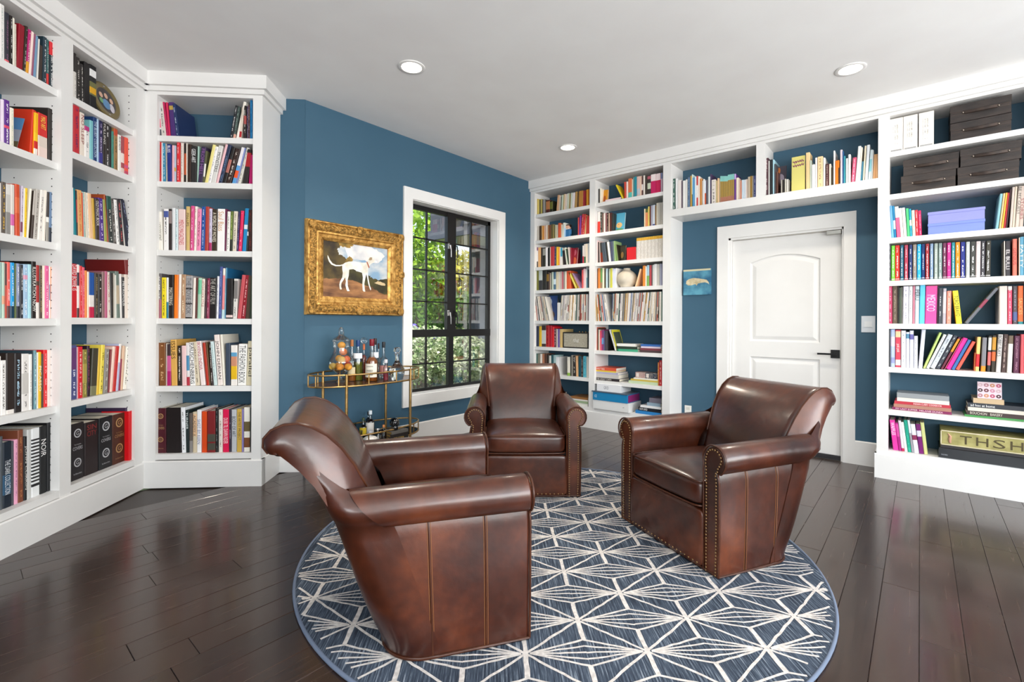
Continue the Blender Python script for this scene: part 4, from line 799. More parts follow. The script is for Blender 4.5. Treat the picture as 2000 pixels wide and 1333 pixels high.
def hx(c): return lin(c)
def book_material():
    m = mat('book_cover', 'ffffff', .42, spec=.4); n, l, b = nodes(m)
    ac = n.new('ShaderNodeAttribute'); ac.attribute_name = 'Col'; ai = n.new('ShaderNodeAttribute'); ai.attribute_name = 'Ink'
    uv = n.new('ShaderNodeUVMap'); uv.uv_map = 'UVMap'; sp = n.new('ShaderNodeSeparateXYZ'); l.new(uv.outputs[0], sp.inputs[0])
    t = n.new('ShaderNodeTexNoise'); t.noise_dimensions = '2D'; t.inputs['Scale'].default_value = 1; t.inputs['Detail'].default_value = 1
    mp = n.new('ShaderNodeMapping'); mp.inputs['Scale'].default_value = (3.2, 46, 1); l.new(uv.outputs[0], mp.inputs[0]); l.new(mp.outputs[0], t.inputs[0])
    def math_(op, a, v=None, w=None):
        q = n.new('ShaderNodeMath'); q.operation = op
        if isinstance(a, (int, float)): q.inputs[0].default_value = a
        else: l.new(a, q.inputs[0])
        if v is not None:
            if isinstance(v, (int, float)): q.inputs[1].default_value = v
            else: l.new(v, q.inputs[1])
        return q.outputs[0]
    fx = math_('FRACT', sp.outputs[0]); fy = math_('FRACT', sp.outputs[1])
    c1 = math_('LESS_THAN', math_('ABSOLUTE', math_('SUBTRACT', fx, .5)), .2)
    c2 = math_('GREATER_THAN', t.outputs[0], .5)
    # word gaps: coarse noise along the spine
    t2 = n.new('ShaderNodeTexNoise'); t2.noise_dimensions = '2D'; mp2 = n.new('ShaderNodeMapping'); mp2.inputs['Scale'].default_value = (.01, 7, 1); l.new(uv.outputs[0], mp2.inputs[0]); l.new(mp2.outputs[0], t2.inputs[0]); t2.inputs['Scale'].default_value = 1
    c3 = math_('GREATER_THAN', t2.outputs[0], .46)
    c4 = math_('MULTIPLY', math_('GREATER_THAN', fy, .07), math_('LESS_THAN', fy, .93))
    msk = math_('MULTIPLY', math_('MULTIPLY', c1, c2), math_('MULTIPLY', c3, c4)); msk = math_('MULTIPLY', msk, ai.outputs['Alpha'])
    mx = n.new('ShaderNodeMix'); mx.data_type = 'RGBA'; l.new(msk, mx.inputs[0]); l.new(ac.outputs[0], mx.inputs[6]); l.new(ai.outputs[0], mx.inputs[7]); l.new(mx.outputs[2], b.inputs['Base Color'])
    return m
BOOKM = book_material()
PAGES = noise_mix(mat('book_pages', 'e9e2d2', .8, spec=.1), 'ddd4c2', 'f1ebde', 6, (1, 1, 90))
class BookMesh:
    def __init__(s): s.V, s.F, s.C, s.I, s.U, s.M = [], [], [], [], [], []
    def quad(s, pts, col, ink=None, uv=None, m=0):
        i = len(s.V); s.V.extend(pts); s.F.append((i, i+1, i+2, i+3)); s.C.append(col); s.I.append((ink[0], ink[1], ink[2], 1.0) if ink else (0, 0, 0, 0)); s.M.append(m)
        s.U.extend(uv or [(.0, .0)]*4)
    def box(s, x0, x1, y0, y1, z0, z1, col, M4=None, m=0, skip=()):
        c = [(x, y, z) for z in (z0, z1) for y in (y0, y1) for x in (x0, x1)]
        if M4: c = [tuple(M4 @ Vector(p)) for p in c]
        for k, f in enumerate(((0, 2, 3, 1), (4, 5, 7, 6), (0, 1, 5, 4), (1, 3, 7, 5), (3, 2, 6, 7), (2, 0, 4, 6))):
            if k not in skip: s.quad([c[j] for j in f], col, m=m)
    def build(s, name, mats, parent=None, matrix=None):
        me = D.meshes.new(name); me.from_pydata(s.V, [], s.F)
        for q in mats: me.materials.append(q)
        me.polygons.foreach_set('material_index', s.M)
        a = me.attributes.new('Col', 'FLOAT_COLOR', 'FACE'); a.data.foreach_set('color', [v for c in s.C for v in c])
        a = me.attributes.new('Ink', 'FLOAT_COLOR', 'FACE'); a.data.foreach_set('color', [v for c in s.I for v in c])
        u = me.uv_layers.new(name='UVMap'); u.data.foreach_set('uv', [v for p in s.U for v in p])
        me.update(); o = D.objects.new(name, me); COLL.objects.link(o)
        if parent is not None: o.parent = parent
        if matrix is not None: o.matrix_basis = matrix
        return o
def book_cover(bm, t, dpt, h, col, ink, bands, seed, M4=None):
    """spine towards -y; x thickness, z height"""
    tr = (lambda p: tuple(M4 @ Vector(p))) if M4 else (lambda p: p)
    ch = min(.004, t*.22); bt = min(.0025, t*.2)
    cuts = sorted({0, 1, *[v for q in bands for v in q[:2]]})
    for i in range(len(cuts)-1):
        f0, f1 = cuts[i], cuts[i+1]; c = col; fm = (f0+f1)/2; ik = ink
        for q in bands:
            if q[0] <= fm <= q[1]: c = q[2]; ik = None
        z0, z1 = h*f0, h*f1
        bm.quad([tr((ch, 0, z0)), tr((t-ch, 0, z0)), tr((t-ch, 0, z1)), tr((ch, 0, z1))], c, ik, [(seed+.02, seed+f0*.98+.01), (seed+.98, seed+f0*.98+.01), (seed+.98, seed+f1*.98+.01), (seed+.02, seed+f1*.98+.01)])
        bm.quad([tr((0, ch, z0)), tr((ch, 0, z0)), tr((ch, 0, z1)), tr((0, ch, z1))], c)
        bm.quad([tr((t-ch, 0, z0)), tr((t, ch, z0)), tr((t, ch, z1)), tr((t-ch, 0, z1))], c)
    bm.quad([tr((0, dpt, 0)), tr((0, ch, 0)), tr((0, ch, h)), tr((0, dpt, h))], col)
    bm.quad([tr((t, ch, 0)), tr((t, dpt, 0)), tr((t, dpt, h)), tr((t, ch, h))], col)
    # board edges, top and bottom of the spine
    for z in (0, h):
        pts = [tr((0, ch, z)), tr((ch, 0, z)), tr((t-ch, 0, z)), tr((t, ch, z))]
        bm.quad(pts if z else pts[::-1], col)
    bm.box(.0004, bt, ch, dpt, 0, h, col, M4, skip=(5,)); bm.box(t-bt, t-.0004, ch, dpt, 0, h, col, M4, skip=(3,))
def page_block(bm, t, dpt, h, M4=None):
    ch = min(.004, t*.22); bt = min(.0025, t*.2); e = .003 if h > .2 else .0012
    bm.box(bt, t-bt, ch, dpt-.004, e, h-e, hx('e9e2d2'), M4, m=1)
_txt = {}
FONT_CACHE = []
def text_mesh(s):
    if s in _txt: return _txt[s]
    cu = D.curves.new('letters', 'FONT'); cu.body = s; cu.size = 1; cu.resolution_u = 2; cu.align_x = 'CENTER'; cu.align_y = 'CENTER'
    o = D.objects.new('letters', cu); COLL.objects.link(o)
    dg = bpy.context.evaluated_depsgraph_get(); me = D.meshes.new_from_object(o.evaluated_get(dg))
    D.objects.remove(o); D.curves.remove(cu)
    xs = [v.co.x for v in me.vertices]; ys = [v.co.y for v in me.vertices]
    _txt[s] = (me, min(xs), max(xs), min(ys), max(ys)); return _txt[s]
INKM = {}
def ink_mat(c):
    if c not in INKM: INKM[c] = mat('ink_'+c, c, .5)
    return INKM[c]
def lettering(s, parent, M4, w, h, col, name='title', stretch=1.9):
    """flat lettering fitted in a w x h box; M4 maps x right / y up"""
    me, x0, x1, y0, y1 = text_mesh(s)
    sx = w/(x1-x0); sy = h/(y1-y0); sx, sy = min(sx, sy*stretch), min(sy, sx*stretch)
    k = me.copy(); k.materials.clear(); k.materials.append(ink_mat(col))
    o = D.objects.new(name, k); COLL.objects.link(o); o.parent = parent
    o.matrix_basis = M4 @ Matrix.Diagonal((sx, sy, 1, 1)) @ Matrix.Translation((-(x0+x1)/2, -(y0+y1)/2, 0))
    return o
UPR = Matrix(((1, 0, 0, 0), (0, 0, -1, 0), (0, 1, 0, 0), (0, 0, 0, 1)))          # x right, y up on a face looking towards -y
DOWN = UPR @ Matrix.Rotation(R(-90), 4, 'Z')                                      # reads downwards
def cname(h):
    if len(h) == 3: h = ''.join(c*2 for c in h)
    import colorsys
    r, g, b = (int(h[i:i+2], 16)/255 for i in (0, 2, 4)); hh, ss, vv = colorsys.rgb_to_hsv(r, g, b); hh *= 360
    if vv < .24: return 'black'
    if ss < .11: return 'white' if vv > .83 else ('light grey' if vv > .62 else ('grey' if vv > .4 else 'charcoal'))
    if ss < .22 and vv > .78: return {0: 'pale pink', 1: 'cream', 2: 'pale green', 3: 'pale blue', 4: 'pale lilac'}[0 if hh < 20 or hh > 330 else 1 if hh < 75 else 2 if hh < 165 else 3 if hh < 245 else 4]
    if ss < .25 and vv < .5: return 'charcoal' if vv < .36 else 'grey brown' if hh < 80 else 'slate grey'
    if hh < 14 or hh > 345: return 'dark red' if vv < .5 else ('pink' if ss < .5 and vv > .7 else 'red')
    if hh < 40: return 'dark brown' if vv < .4 else ('brown' if vv < .68 else ('tan' if ss < .55 else 'orange'))
    if hh < 66: return 'olive' if vv < .6 else ('yellow' if ss > .5 else 'beige')
    if hh < 160: return 'dark green' if vv < .4 else 'green'
    if hh < 195: return 'dark teal' if vv < .4 else 'teal'
    if hh < 250: return 'navy' if vv < .5 else ('light blue' if ss < .45 else 'blue')
    if hh < 290: return 'dark purple' if vv < .4 else ('lilac' if ss < .4 else 'purple')
    return 'plum' if vv < .5 else ('pink' if ss < .5 else 'magenta')
ORD = 'first second third fourth fifth sixth seventh eighth ninth tenth eleventh twelfth thirteenth fourteenth fifteenth sixteenth seventeenth eighteenth nineteenth twentieth'.split()
TW = 'twenty thirty forty fifty sixty'.split()
def ordinal(n):
    if n <= 20: return ORD[n-1]
    t, u = divmod(n, 10)
    tens = {2: 'twenty', 3: 'thirty', 4: 'forty', 5: 'fifty', 6: 'sixty', 7: 'seventy', 8: 'eighty', 9: 'ninety'}[t]
    return tens[:-1]+'ieth' if u == 0 else tens+'-'+ORD[u-1]
ALL = []
for key, (fr, z, dep, (X0, Y0, SC), where, end, text) in SH.items():
    toks = []
    for tk in text.split():
        p = tk.split(','); toks.append((float(p[0]), p))
    toks.sort(key=lambda q: q[0])
    vs_px = None
    for idx, (_, p) in enumerate(toks):
        x0, x1, yt = (float(v) for v in p[:3]); col = p[3]; op = p[4:]
        lean = 0; setb = 0; kd = None; ink = None; bands = []; txt = None
        for q in op:
            if q[0] == 'l': lean = float(q[1:])
            elif q[0] == 'd': setb = float(q[1:])/1000
            elif q[0] == 'k': kd = float(q[1:])/1000
            elif q[0] == 'i': ink = q[1:]
            elif q[0] == 'b':
                a_, b_, c_ = q[1:].split(':'); bands.append((float(a_), float(b_), hx(c_)))
            elif q[0] == 't': txt = q[1:].split(':')
        d = dep+setb
        # foot of the spine: find the image row of the shelf top at this x
        xm = X0+(x0+x1)/2/SC
        yy = CY+40
        for _k in range(6):
            a_, zz = fr.px(xm, yy, d); dist = (fr.P(a_, d, zz)-CAM).dot(FWD); yy += (zz-z)*FPX/dist
        a0 = fr.px(X0+x0/SC, yy, d)[0]; a1 = fr.px(X0+x1/SC, yy, d)[0]
        at, zt = fr.px(xm+lean/SC, Y0+yt/SC, d); am = fr.px(xm, yy, d)[0]
        hgt = zt-z; dx = at-am; ang = math.atan2(dx, hgt); L = math.hypot(dx, hgt)
        th = (a1-a0)*math.cos(ang)
        if abs(ang) > .02: L = L-th/2*abs(math.tan(ang))*.6
        L = max(.05, L); th = max(.004, th-.0006)
        ppm = FPX/((fr.P(a0, d, z)-CAM).dot(FWD))
        kd = kd or min(max(.10, L*.72), .235)
        kd = min(kd, DEP-d-.012)
        area_px = th*L*ppm*ppm
        ALL.append(dict(key=key, fr=fr, z=z, a0=a0, a1=a1, d=d, ang=ang, L=L, th=th, kd=kd, col=col, ink=ink, bands=bands, txt=txt, idx=idx, n=len(toks), where=where, end=end, area=area_px))
ALL.sort(key=lambda q: -q['area'])
NIND = 300
rest = BookMesh(); used = {}
print('books', len(ALL), 'smallest single', ALL[NIND-1]['area'])
for bi, q in enumerate(ALL):
    fr = q['fr']; sd_ = (bi*7) % 97
    piv = q['a1'] if q['ang'] > 0 else q['a0']
    M4 = fr.mat(piv, q['d'], q['z']+.0006) @ Matrix.Rotation(q['ang'], 4, 'Y')
    off = -q['th'] if q['ang'] > 0 else 0
    M4 = M4 @ Matrix.Translation((off, 0, 0))
    col = hx(q['col']); ink = hx(q['ink']) if q['ink'] else None
    if bi < NIND:
        bm = BookMesh(); book_cover(bm, q['th'], q['kd'], q['L'], col, ink, q['bands'], sd_)
        o = bm.build('book', [BOOKM]); o.matrix_world = M4
        pb = BookMesh(); page_block(pb, q['th'], q['kd'], q['L']); pb.build('pages', [BOOKM, PAGES], o)
        if q['txt']:
            tx = q['txt']; lo, hi = (float(tx[2]), float(tx[3])) if len(tx) > 3 else (.12, .9)
            w_, h_ = (hi-lo)*q['L'], q['th']*.72
            cx = Matrix.Translation((q['th']/2, -.0006, q['L']*(lo+hi)/2))
            if len(tx) > 4:
                wd = tx[0].split('_')
                if len(wd) > 1:
                    for k, wv in enumerate(wd): lettering(wv, o, Matrix.Translation((q['th']/2, -.0006, q['L']*(hi-(hi-lo)*(k+.5)/len(wd)))) @ UPR, q['th']*.7, w_/len(wd)*.8, tx[1])
                else: lettering(tx[0], o, cx @ DOWN, w_, q['th']*.95, tx[1])
            else: lettering(tx[0].replace('_', ' '), o, cx @ DOWN, w_, h_, tx[1], stretch=2.6)
        size = 'thick ' if q['th'] > .045 else ('thin ' if q['th'] < .013 else '')
        ln = 'leaning ' if abs(q['ang']) > .16 else ''
        lab = '%s%s%s book, %s from %s, %s' % (size, ln, cname(q['col']), ordinal(q['idx']+1), q['end'], q['where'])
        tag(o, lab, 'book', 'books on the '+q['where'])
    else:
        book_cover(rest, q['th'], q['kd'], q['L'], col, ink, q['bands'], sd_, M4); page_block(rest, q['th'], q['kd'], q['L'], M4)
o = rest.build('books', [BOOKM, PAGES]); tag(o, 'remaining small upright books filling the bookcase shelves', 'books', kind='stuff')
# ================================================================ loose things on the shelves
def M_(col, rough=.45, **k):
    key = 'c_'+col+str(rough)+str(sorted(k.items()))
    if key not in INKM: INKM[key] = mat('paint_'+col, col, rough, **k)
    return INKM[key]
def pxa(fr, crop, x, y, d): return fr.px(crop[0]+x/crop[2], crop[1]+y/crop[2], d)
# ---- record sleeves
rr = random.Random(5)
RECC = ['e6e2da', 'dcd8d0', 'cfcac2', 'ece8e2', 'b8b4ae', '8f8b86', '5a5652', '3a3836', 'd9cdbb', 'c9b59a', 'e2dcd6', 'a8a4a0', 'ddd6cc', 'c8c0c4']
RECX = ['b8523c', 'c89a4a', '4a6a9a', '3f6a5a', 'a8483c']
RECN = {}
def records(fr, z, crop, rows, where, h=.308):
    for (x0, x1, l0, l1, n, pal) in rows:
        for k in range(n):
            f = k/(n-1) if n > 1 else 0; xa = x0+(x1-x0)*k/n; xb = x0+(x1-x0)*(k+1)/n; ln = l0+(l1-l0)*f
            a0 = pxa(fr, crop, xa, (CY-crop[1])*crop[2]+20, .03)[0]; a1 = pxa(fr, crop, xb, (CY-crop[1])*crop[2]+20, .03)[0]
            at = pxa(fr, crop, xa+ln, (CY-crop[1])*crop[2]-900, .03)[0]
            ang = math.atan2(at-a0, h*.95); th = max(.003, (a1-a0)*math.cos(ang)-.0008)
            piv = a1 if ang > 0 else a0
            M4 = fr.mat(piv, .02+rr.random()*.008, z+.0006) @ Matrix.Rotation(ang, 4, 'Y') @ Matrix.Translation((-th if ang > 0 else 0, 0, 0))
            c = rr.choice(RECX) if rr.random() < .13 else rr.choice(RECC)
            if pal: c = pal
            hh = h-rr.random()*.006; bm = BookMesh(); ik = hx('6a6662') if rr.random() < .6 else None
            bands = []
            if rr.random() < .4: f0 = rr.random()*.7; bands = [(f0, f0+.25, hx(rr.choice(RECC+RECX)))]
            book_cover(bm, th, .272, hh, hx(c), ik, bands, rr.randrange(90))
            bm.box(.0006, th-.0006, .26, .272, .001, hh-.001, hx(c))
            o = bm.build('record_sleeve', [BOOKM]); o.matrix_world = M4
            RECN[where] = RECN.get(where, 0)+1
            tag(o, '%s cardboard record sleeve, %s from the window end of %s' % (cname(c), ordinal(RECN[where]), where), 'record', 'record sleeves on '+where)
records(FR, ZC1[4], (1036, 560, 16.667), [(150, 640, -60, -150, 22, None), (960, 1080, 50, 90, 5, None), (1080, 1860, 60, 5, 34, None)], 'the window-side record shelf')
records(FR, ZC2[4], (1156, 555, 13.333), [(95, 480, -35, -100, 20, None), (520, 1330, 20, 75, 40, None), (1345, 1830, 85, 5, 24, None)], 'the door-side record shelf')
def slab_book(name, fr, a0, a1, d, z0, z1, depth, col, label, title=None, ink='ffffff', cat='book', group=None, rz=0, spine='front', tw=(.06, .7)):
    """a book lying flat: spine towards the room, boards above and below the page block"""
    w, h = a1-a0, z1-z0
    o = empty(name, fr.mat(a0, d, z0) @ Matrix.Rotation(rz, 4, 'Z'), label, cat, group)
    bt = min(.003, h*.15); m = M_(col)
    MB().box(0, w, 0, bt, bt, h-bt).build('spine', m, o); MB().box(0, w, 0, depth, 0, bt).build('board', m, o); MB().box(0, w, 0, depth, h-bt, h).build('board', m, o)
    MB().box(.003, w-.003, bt, depth-.004, bt, h-bt).build('pages', PAGES, o)
    if title:
        lettering(title, o, Matrix.Translation((w*(tw[0]+tw[1])/2, -.0006, h/2)) @ UPR, w*(tw[1]-tw[0]), h*.6, ink, stretch=2.2)
    return o
def stack(fr, zbase, d, crop, rows, depth, where, group):
    """rows bottom to top: (x0,x1,thickness m,colour,title,ink,setback)"""
    z = zbase+.0006; names = []
    for i, r_ in enumerate(rows):
        x0, x1, th, col = r_[:4]; title = r_[4] if len(r_) > 4 else None; ink = r_[5] if len(r_) > 5 else 'f0f0f0'; sb = r_[6] if len(r_) > 6 else 0
        y = (CY+60-crop[1])*crop[2]
        a0 = pxa(fr, crop, x0, y, d+sb)[0]; a1 = pxa(fr, crop, x1, y, d+sb)[0]
        pos = 'at the bottom' if i == 0 else ('on top' if i == len(rows)-1 else ordinal(i+1)+' up')
        slab_book('book', fr, a0, a1, d+sb, z, z+th, depth, col, '%s flat book %s of stack, %s' % (cname(col), pos, where), title, ink, group=group, tw=r_[7] if len(r_) > 7 else (.06, .7))
        z += th+.0004
    return z
cR7 = (1730, 740, 13.333)
stack(FR, ZR[6], .05, cR7, [(180, 1725, .020, '7a2050', 'MY LAST SUPPER  MELANIE DUNEA', 'e8c8d4', 0, (.06, .86)), (215, 1720, .026, 'a87a68'), (235, 1700, .022, 'b83040', 'INDIAN CURRY COOKBOOK', 'f2e4e0', 0, (.35, .85)), (300, 1665, .028, 'dcd9cf'), (295, 1660, .036, '8f9498', None, 'fff', 0)], .21, 'seventh shelf beside switch, switch end', 'flat books on the seventh shelf beside the switch')
cR7b = (1870, 735, 12.69)
zt = stack(FR, ZR[6], .05, cR7b, [(185, 1980, .014, '3f8a48'), (240, 2000, .030, '3a2c2a', 'BOUCHON   BAKERY', 'cfc8bc', 0, (.05, .52)), (268, 2010, .026, 'd8d0c4'), (265, 2010, .030, '2c3038', 'ad hoc at home', 'f0f0f0', 0, (.04, .4)), (400, 1165, .034, 'c9ae8a', None, 'fff', .02)], .23, 'seventh shelf, below doughnut card', 'flat cookbooks on the seventh shelf beside the switch')
a0 = pxa(FR, cR7b, 497, 400, .09)[0]; a1 = pxa(FR, cR7b, 1105, 400, .09)[0]
dc = empty('doughnut_card', FR.mat(a0, .09, zt) @ Matrix.Rotation(R(-6), 4, 'X'), 'small card printed with rows of doughnuts standing on the flat cookbooks', 'card')
wd, hg = a1-a0, .118
MB().box(0, wd, 0, .012, 0, hg).build('card', M_('e2cdd6'), dc)
for i in range(4):
    for j in range(3):
        c = ['b07a84', 'c8869c', '4a2a30', 'c88a64', 'd0b0b8', '6a2f3c', 'b8486a'][(i*3+j*2) % 7]; r0 = wd*.105
        MB().lathe([(r0, 0), (r0*.95, .0015), (r0*.4, .0015), (r0*.35, 0)], 14, cap=False).build('doughnut', M_(c), dc, matrix=Matrix.Translation((wd*(.12+i*.25), -.0004, hg*(.17+j*.32))) @ Matrix.Rotation(R(90), 4, 'X'))
# ---- bottom shelf boxes
cR8 = (1820, 820, 11.11)
a0 = pxa(FR, cR8, 150, 800, .02)[0]; z0 = ZR[7]
bx = empty('flat_black_box', FR.mat(a0, .012, z0+.0006), 'large flat black glossy box on the bottom shelf beside the switch', 'box')
MB().cbox(0, .55, 0, .28, 0, .075, .003).build('body', M_('14171c', .2), bx)
lettering('TASCHEN', bx, Matrix.Translation((.03, -.0006, .026)) @ UPR, .035, .008, 'b8bcc4')
MB().box(-.004, .556, -.006, .285, -.0004, .003).build('wrap', mat('clear_wrap', 'e8ecf0', .1, trans=.6), bx)
a0 = pxa(FR, cR8, 190, 400, .02)[0]; z1 = z0+.077
gb = empty('decorated_box', FR.mat(a0, .02, z1), 'olive green decorated box with ornate brown capitals lying on the flat black box', 'box')
MB().cbox(0, .545, 0, .26, 0, .128, .002).build('body', noise_mix(mat('olive_box', 'a39a5e', .5), '8f8850', 'b0a86c', 14), gb)
fm = MB()
for q in ((0, .545, .122, .128), (0, .545, .022, .027), (0, .005, .022, .128)): fm.box(q[0], q[1], -.0012, 0, q[2], q[3])
fm.build('cream_border', M_('d8ceb4'), gb); MB().box(0, .545, -.001, 0, 0, .020).build('dark_band', M_('2a2628', .35), gb)
for k, t in enumerate('THSH'): lettering(t, gb, Matrix.Translation((.135+k*.085, -.0012, .072)) @ UPR, .062, .060, '4a4022')
MB().tube([(.052, -.002, .040), (.05, -.002, .07), (.053, -.002, .088), (.04, -.002, .108)], [.007, .010, .009, .003], 6).build('figure', M_('c09078'), gb, smooth=60)
MB().sphere((.475, -.001, .07), .028, 14, 8, (1, .06, .8)).build('face', M_('a87868'), gb, smooth=60)
# ---- lilac storage boxes
a0, zz = pxa(FR, (1730, 380, 13.333), 1090, 1000, .045); a1 = FR.px(1924.5, 445, .045)[0]
for k, (lb_, c) in enumerate((('lower lilac blue lidded storage box on the third shelf beside the switch', '6f82c8'), ('upper lilac lidded storage box on the third shelf beside the switch', '8287c6'))):
    e = empty('storage_box', FR.mat(a0, .045, ZR[2]+.0006+k*.0865), lb_, 'box', 'lilac storage boxes')
    MB().box(.003, a1-a0-.003, .003, .23, 0, .07).build('body', M_(c, .35), e)
    MB().cbox(0, a1-a0, 0, .233, .066, .086, .002).build('lid', M_(c, .3), e)
# ---- white binders
cR1 = (1700, 150, 4.937)
for k, (x0, x1) in enumerate(((184, 314), (318, 455), (466, 612))):
    a0 = pxa(FR, cR1, x0, 600, .035)[0]; a1 = pxa(FR, cR1, x1, 600, .035)[0]
    e = empty('binder', FR.mat(a0, .035, ZR[0]+.0006), ['white binder against the upright on the top shelf beside the switch', 'white binder between two other binders on the top shelf beside the switch', 'white binder nearest the black leather boxes on the top shelf beside the switch'][k], 'binder', 'white binders')
    w = a1-a0; MB().cbox(0, w, 0, .25, 0, .262, .003).build('cover', M_('e8e2da', .5), e)
    MB().box(w*.1, w*.9, -.002, 0, .004, .016).build('metal_edge', CHROME, e)
    for j, s_ in ((.62, 'Chateau Gateau Books'), (.36, 'Paper Collection')):
        bm = BookMesh(); bm.quad([(w*j-.007, -.0008, .05), (w*j+.007, -.0008, .05), (w*j+.007, -.0008, .22), (w*j-.007, -.0008, .22)], hx('e8e2da'), hx('8a847c'), [(k*3+j*10+.02, .02), (k*3+j*10+.98, .02), (k*3+j*10+.98, .98), (k*3+j*10+.02, .98)])
        bm.build('faint_lettering', [BOOKM], e)
# ---- black leather boxes with handles
BLEA = noise_mix(mat('black_leather', '2a2220', .42), '1d1817', '352b27', 7, (1, 1, 6), bump=.15, bscale=90)
BSTRAP = noise_mix(mat('strap_leather', '3a2d27', .3), '2a211d', '4a3a32', 20)
RIV = mat('rivet', 'a89c90', .3, .9)
def leather_box(a0, a1, z, h, d, label):
    e = empty('leather_box', FR.mat(a0, d, z+.0006), label, 'box', 'black leather storage boxes'); w = a1-a0
    MB().cbox(.002, w-.002, .002, .27, 0, h*.62, .002).build('body', BLEA, e)
    MB().cbox(0, w, 0, .272, h*.60, h, .003).build('lid', BLEA, e)
    zc = h*.5; xa, xb = w*.24, w*.78
    pts = [(xa+(xb-xa)*t, -.004-.020*math.sin(math.pi*t), zc-.006*math.sin(math.pi*t)) for t in [i/10 for i in range(11)]]
    hb = MB(); rows = [[(p[0], p[1], p[2]-.011), (p[0], p[1]-.004, p[2]-.009), (p[0], p[1]-.004, p[2]+.009), (p[0], p[1], p[2]+.011)] for p in pts]
    hb.grid(rows, closed_u=True); hd = hb.build('handle', BSTRAP, e, smooth=40)
    for x in (xa-.006, xb+.006): MB().sphere((x, -.004, zc), .006, 8, 6).build('rivet', RIV, hd, smooth=60)
    sm = MB()
    for zq in (h*.43, h*.57): sm.box(.01, w-.01, -.0012, 0, zq-.0008, zq+.0008)
    s_ = sm.build('stitching', M_('5a4a42'), e); s_['kind'] = 'stuff'
def bxa(x, d=.02, y=700): return pxa(FR, cR1, x, y, d)[0]
leather_box(bxa(770, .015), bxa(1362, .015), ZR[0], .127, .015, 'lower black leather box with handle on the top shelf')
leather_box(bxa(766, .012), bxa(1362, .012), ZR[0]+.128, .125, .012, 'upper black leather box with handle on the top shelf')
leather_box(bxa(296, .015), bxa(826, .015), ZR[1], .128, .015, 'lower dark brown leather box on the second shelf, switch end')
leather_box(bxa(316, .02), bxa(856, .02), ZR[1]+.129, .122, .02, 'upper dark brown leather box on the second shelf, switch end')
leather_box(bxa(840, .012), bxa(1438, .012), ZR[1], .130, .012, 'lower black leather box next to the brown pair on the second shelf')
leather_box(bxa(866, .012), bxa(1462, .012), ZR[1]+.131, .128, .012, 'upper black leather box next to the brown pair on the second shelf')
# ---- face-out books and cards
def face_book(fr, crop, x0, x1, y0, y1, d, z, col, label, tilt=-8, patches=(), title=None, ink='fff', th=.018, cat='book', name='face_out_book'):
    a0, zb = pxa(fr, crop, x0, y1, d); a1, zt = pxa(fr, crop, x1, y0, d); w, h = abs(a1-a0), min(.31, abs(zt-z))
    e = empty(name, fr.mat(a0, d, z+.001) @ Matrix.Rotation(R(tilt), 4, 'X'), label, cat)
    MB().box(0, w, 0, .002, 0, h).build('front_cover', M_(col), e); MB().box(0, w, th-.002, th, 0, h).build('back_cover', M_(col), e)
    MB().box(.001, w-.003, .002, th-.002, .002, h-.002).build('pages', PAGES, e); MB().box(0, .0015, 0, th, 0, h).build('spine', M_(col), e)
    for (u0, u1, v0, v1, c) in patches: MB().sphere((w*(u0+u1)/2, -.0002, h*(v0+v1)/2), 1, 14, 6, (w*(u1-u0)/2, .0012, h*(v1-v0)/2)).build('cover_motif', M_(c), e, smooth=60)
    if title: lettering(title, e, Matrix.Translation((w/2, -.0012, h*.8)) @ UPR, w*.8, h*.16, ink)
    return e
c13 = 13.333
face_book(FR, (1156, 385, c13), 600, 840, 385, 830, .10, ZC2[1], '4aa4c4', 'pale blue paperback with a fruit bowl on its cover, standing face out', patches=((.1, .75, .2, .5, 'd8b070'), (.25, .5, .3, .46, 'b8503a'), (.1, .9, .03, .18, '3f8a5a')))
face_book(FR, (1156, 455, c13), 690, 860, 310, 690, .10, ZC2[2], '33301f', 'dark book with a golden animal cover leaning on green books', patches=((.3, .75, .2, .6, '8a6a34'),))
face_book(FR, (1156, 325, c13), 248, 400, 590, 830, .09, ZC2[0], 'd8921c', 'orange paperback standing face out on the top shelf', patches=((.3, .7, .1, .6, 'a8501a'),))
face_book(FR, (1036, 465, 16.667), 1305, 1510, 300, 830, .10, ZC1[2], '8a2434', 'red book with a portrait cover, standing face out on the third shelf', patches=((.2, .9, .02, .45, 'c0603a'), (.25, .8, .55, .9, 'b05a6a')))
face_book(FR, (1485, 270, 8.333), 255, 420, 430, 650, .14, ZBEAM+.10, '4a4450', 'dark picture card propped above the small books over the door', patches=((.1, .8, .1, .6, '9a90a0'), (.05, .4, .6, .95, 'c8743c')), th=.006, cat='card', name='picture_card')
yb = face_book(FR, (1485, 270, 8.333), 505, 725, 225, 850, .05, ZBEAM, 'd8cf78', 'tall pale yellow booklet with purple script, standing face out above the door', tilt=-2)
wv = FR.px(1485+725/8.333, 300, .05)[0]-FR.px(1485+505/8.333, 300, .05)[0]
for k in range(2):
    pts = [(wv*(.1+.8*i/24), -.0014, .262-.034*k+.008*math.sin(i*1.3+k)+.006*math.sin(i*2.9)+.006*i/24) for i in range(25)]
    MB().tube(pts, .0028, 5).build('script_lettering', M_('8a3a6a'), yb, smooth=60)
rb2 = face_book(FR, (1156, 455, c13), 905, 1148, 365, 680, .05, ZC2[2], 'cf1f26', 'bright red book standing face out beside the gold topped magazines', tilt=0, th=.03)
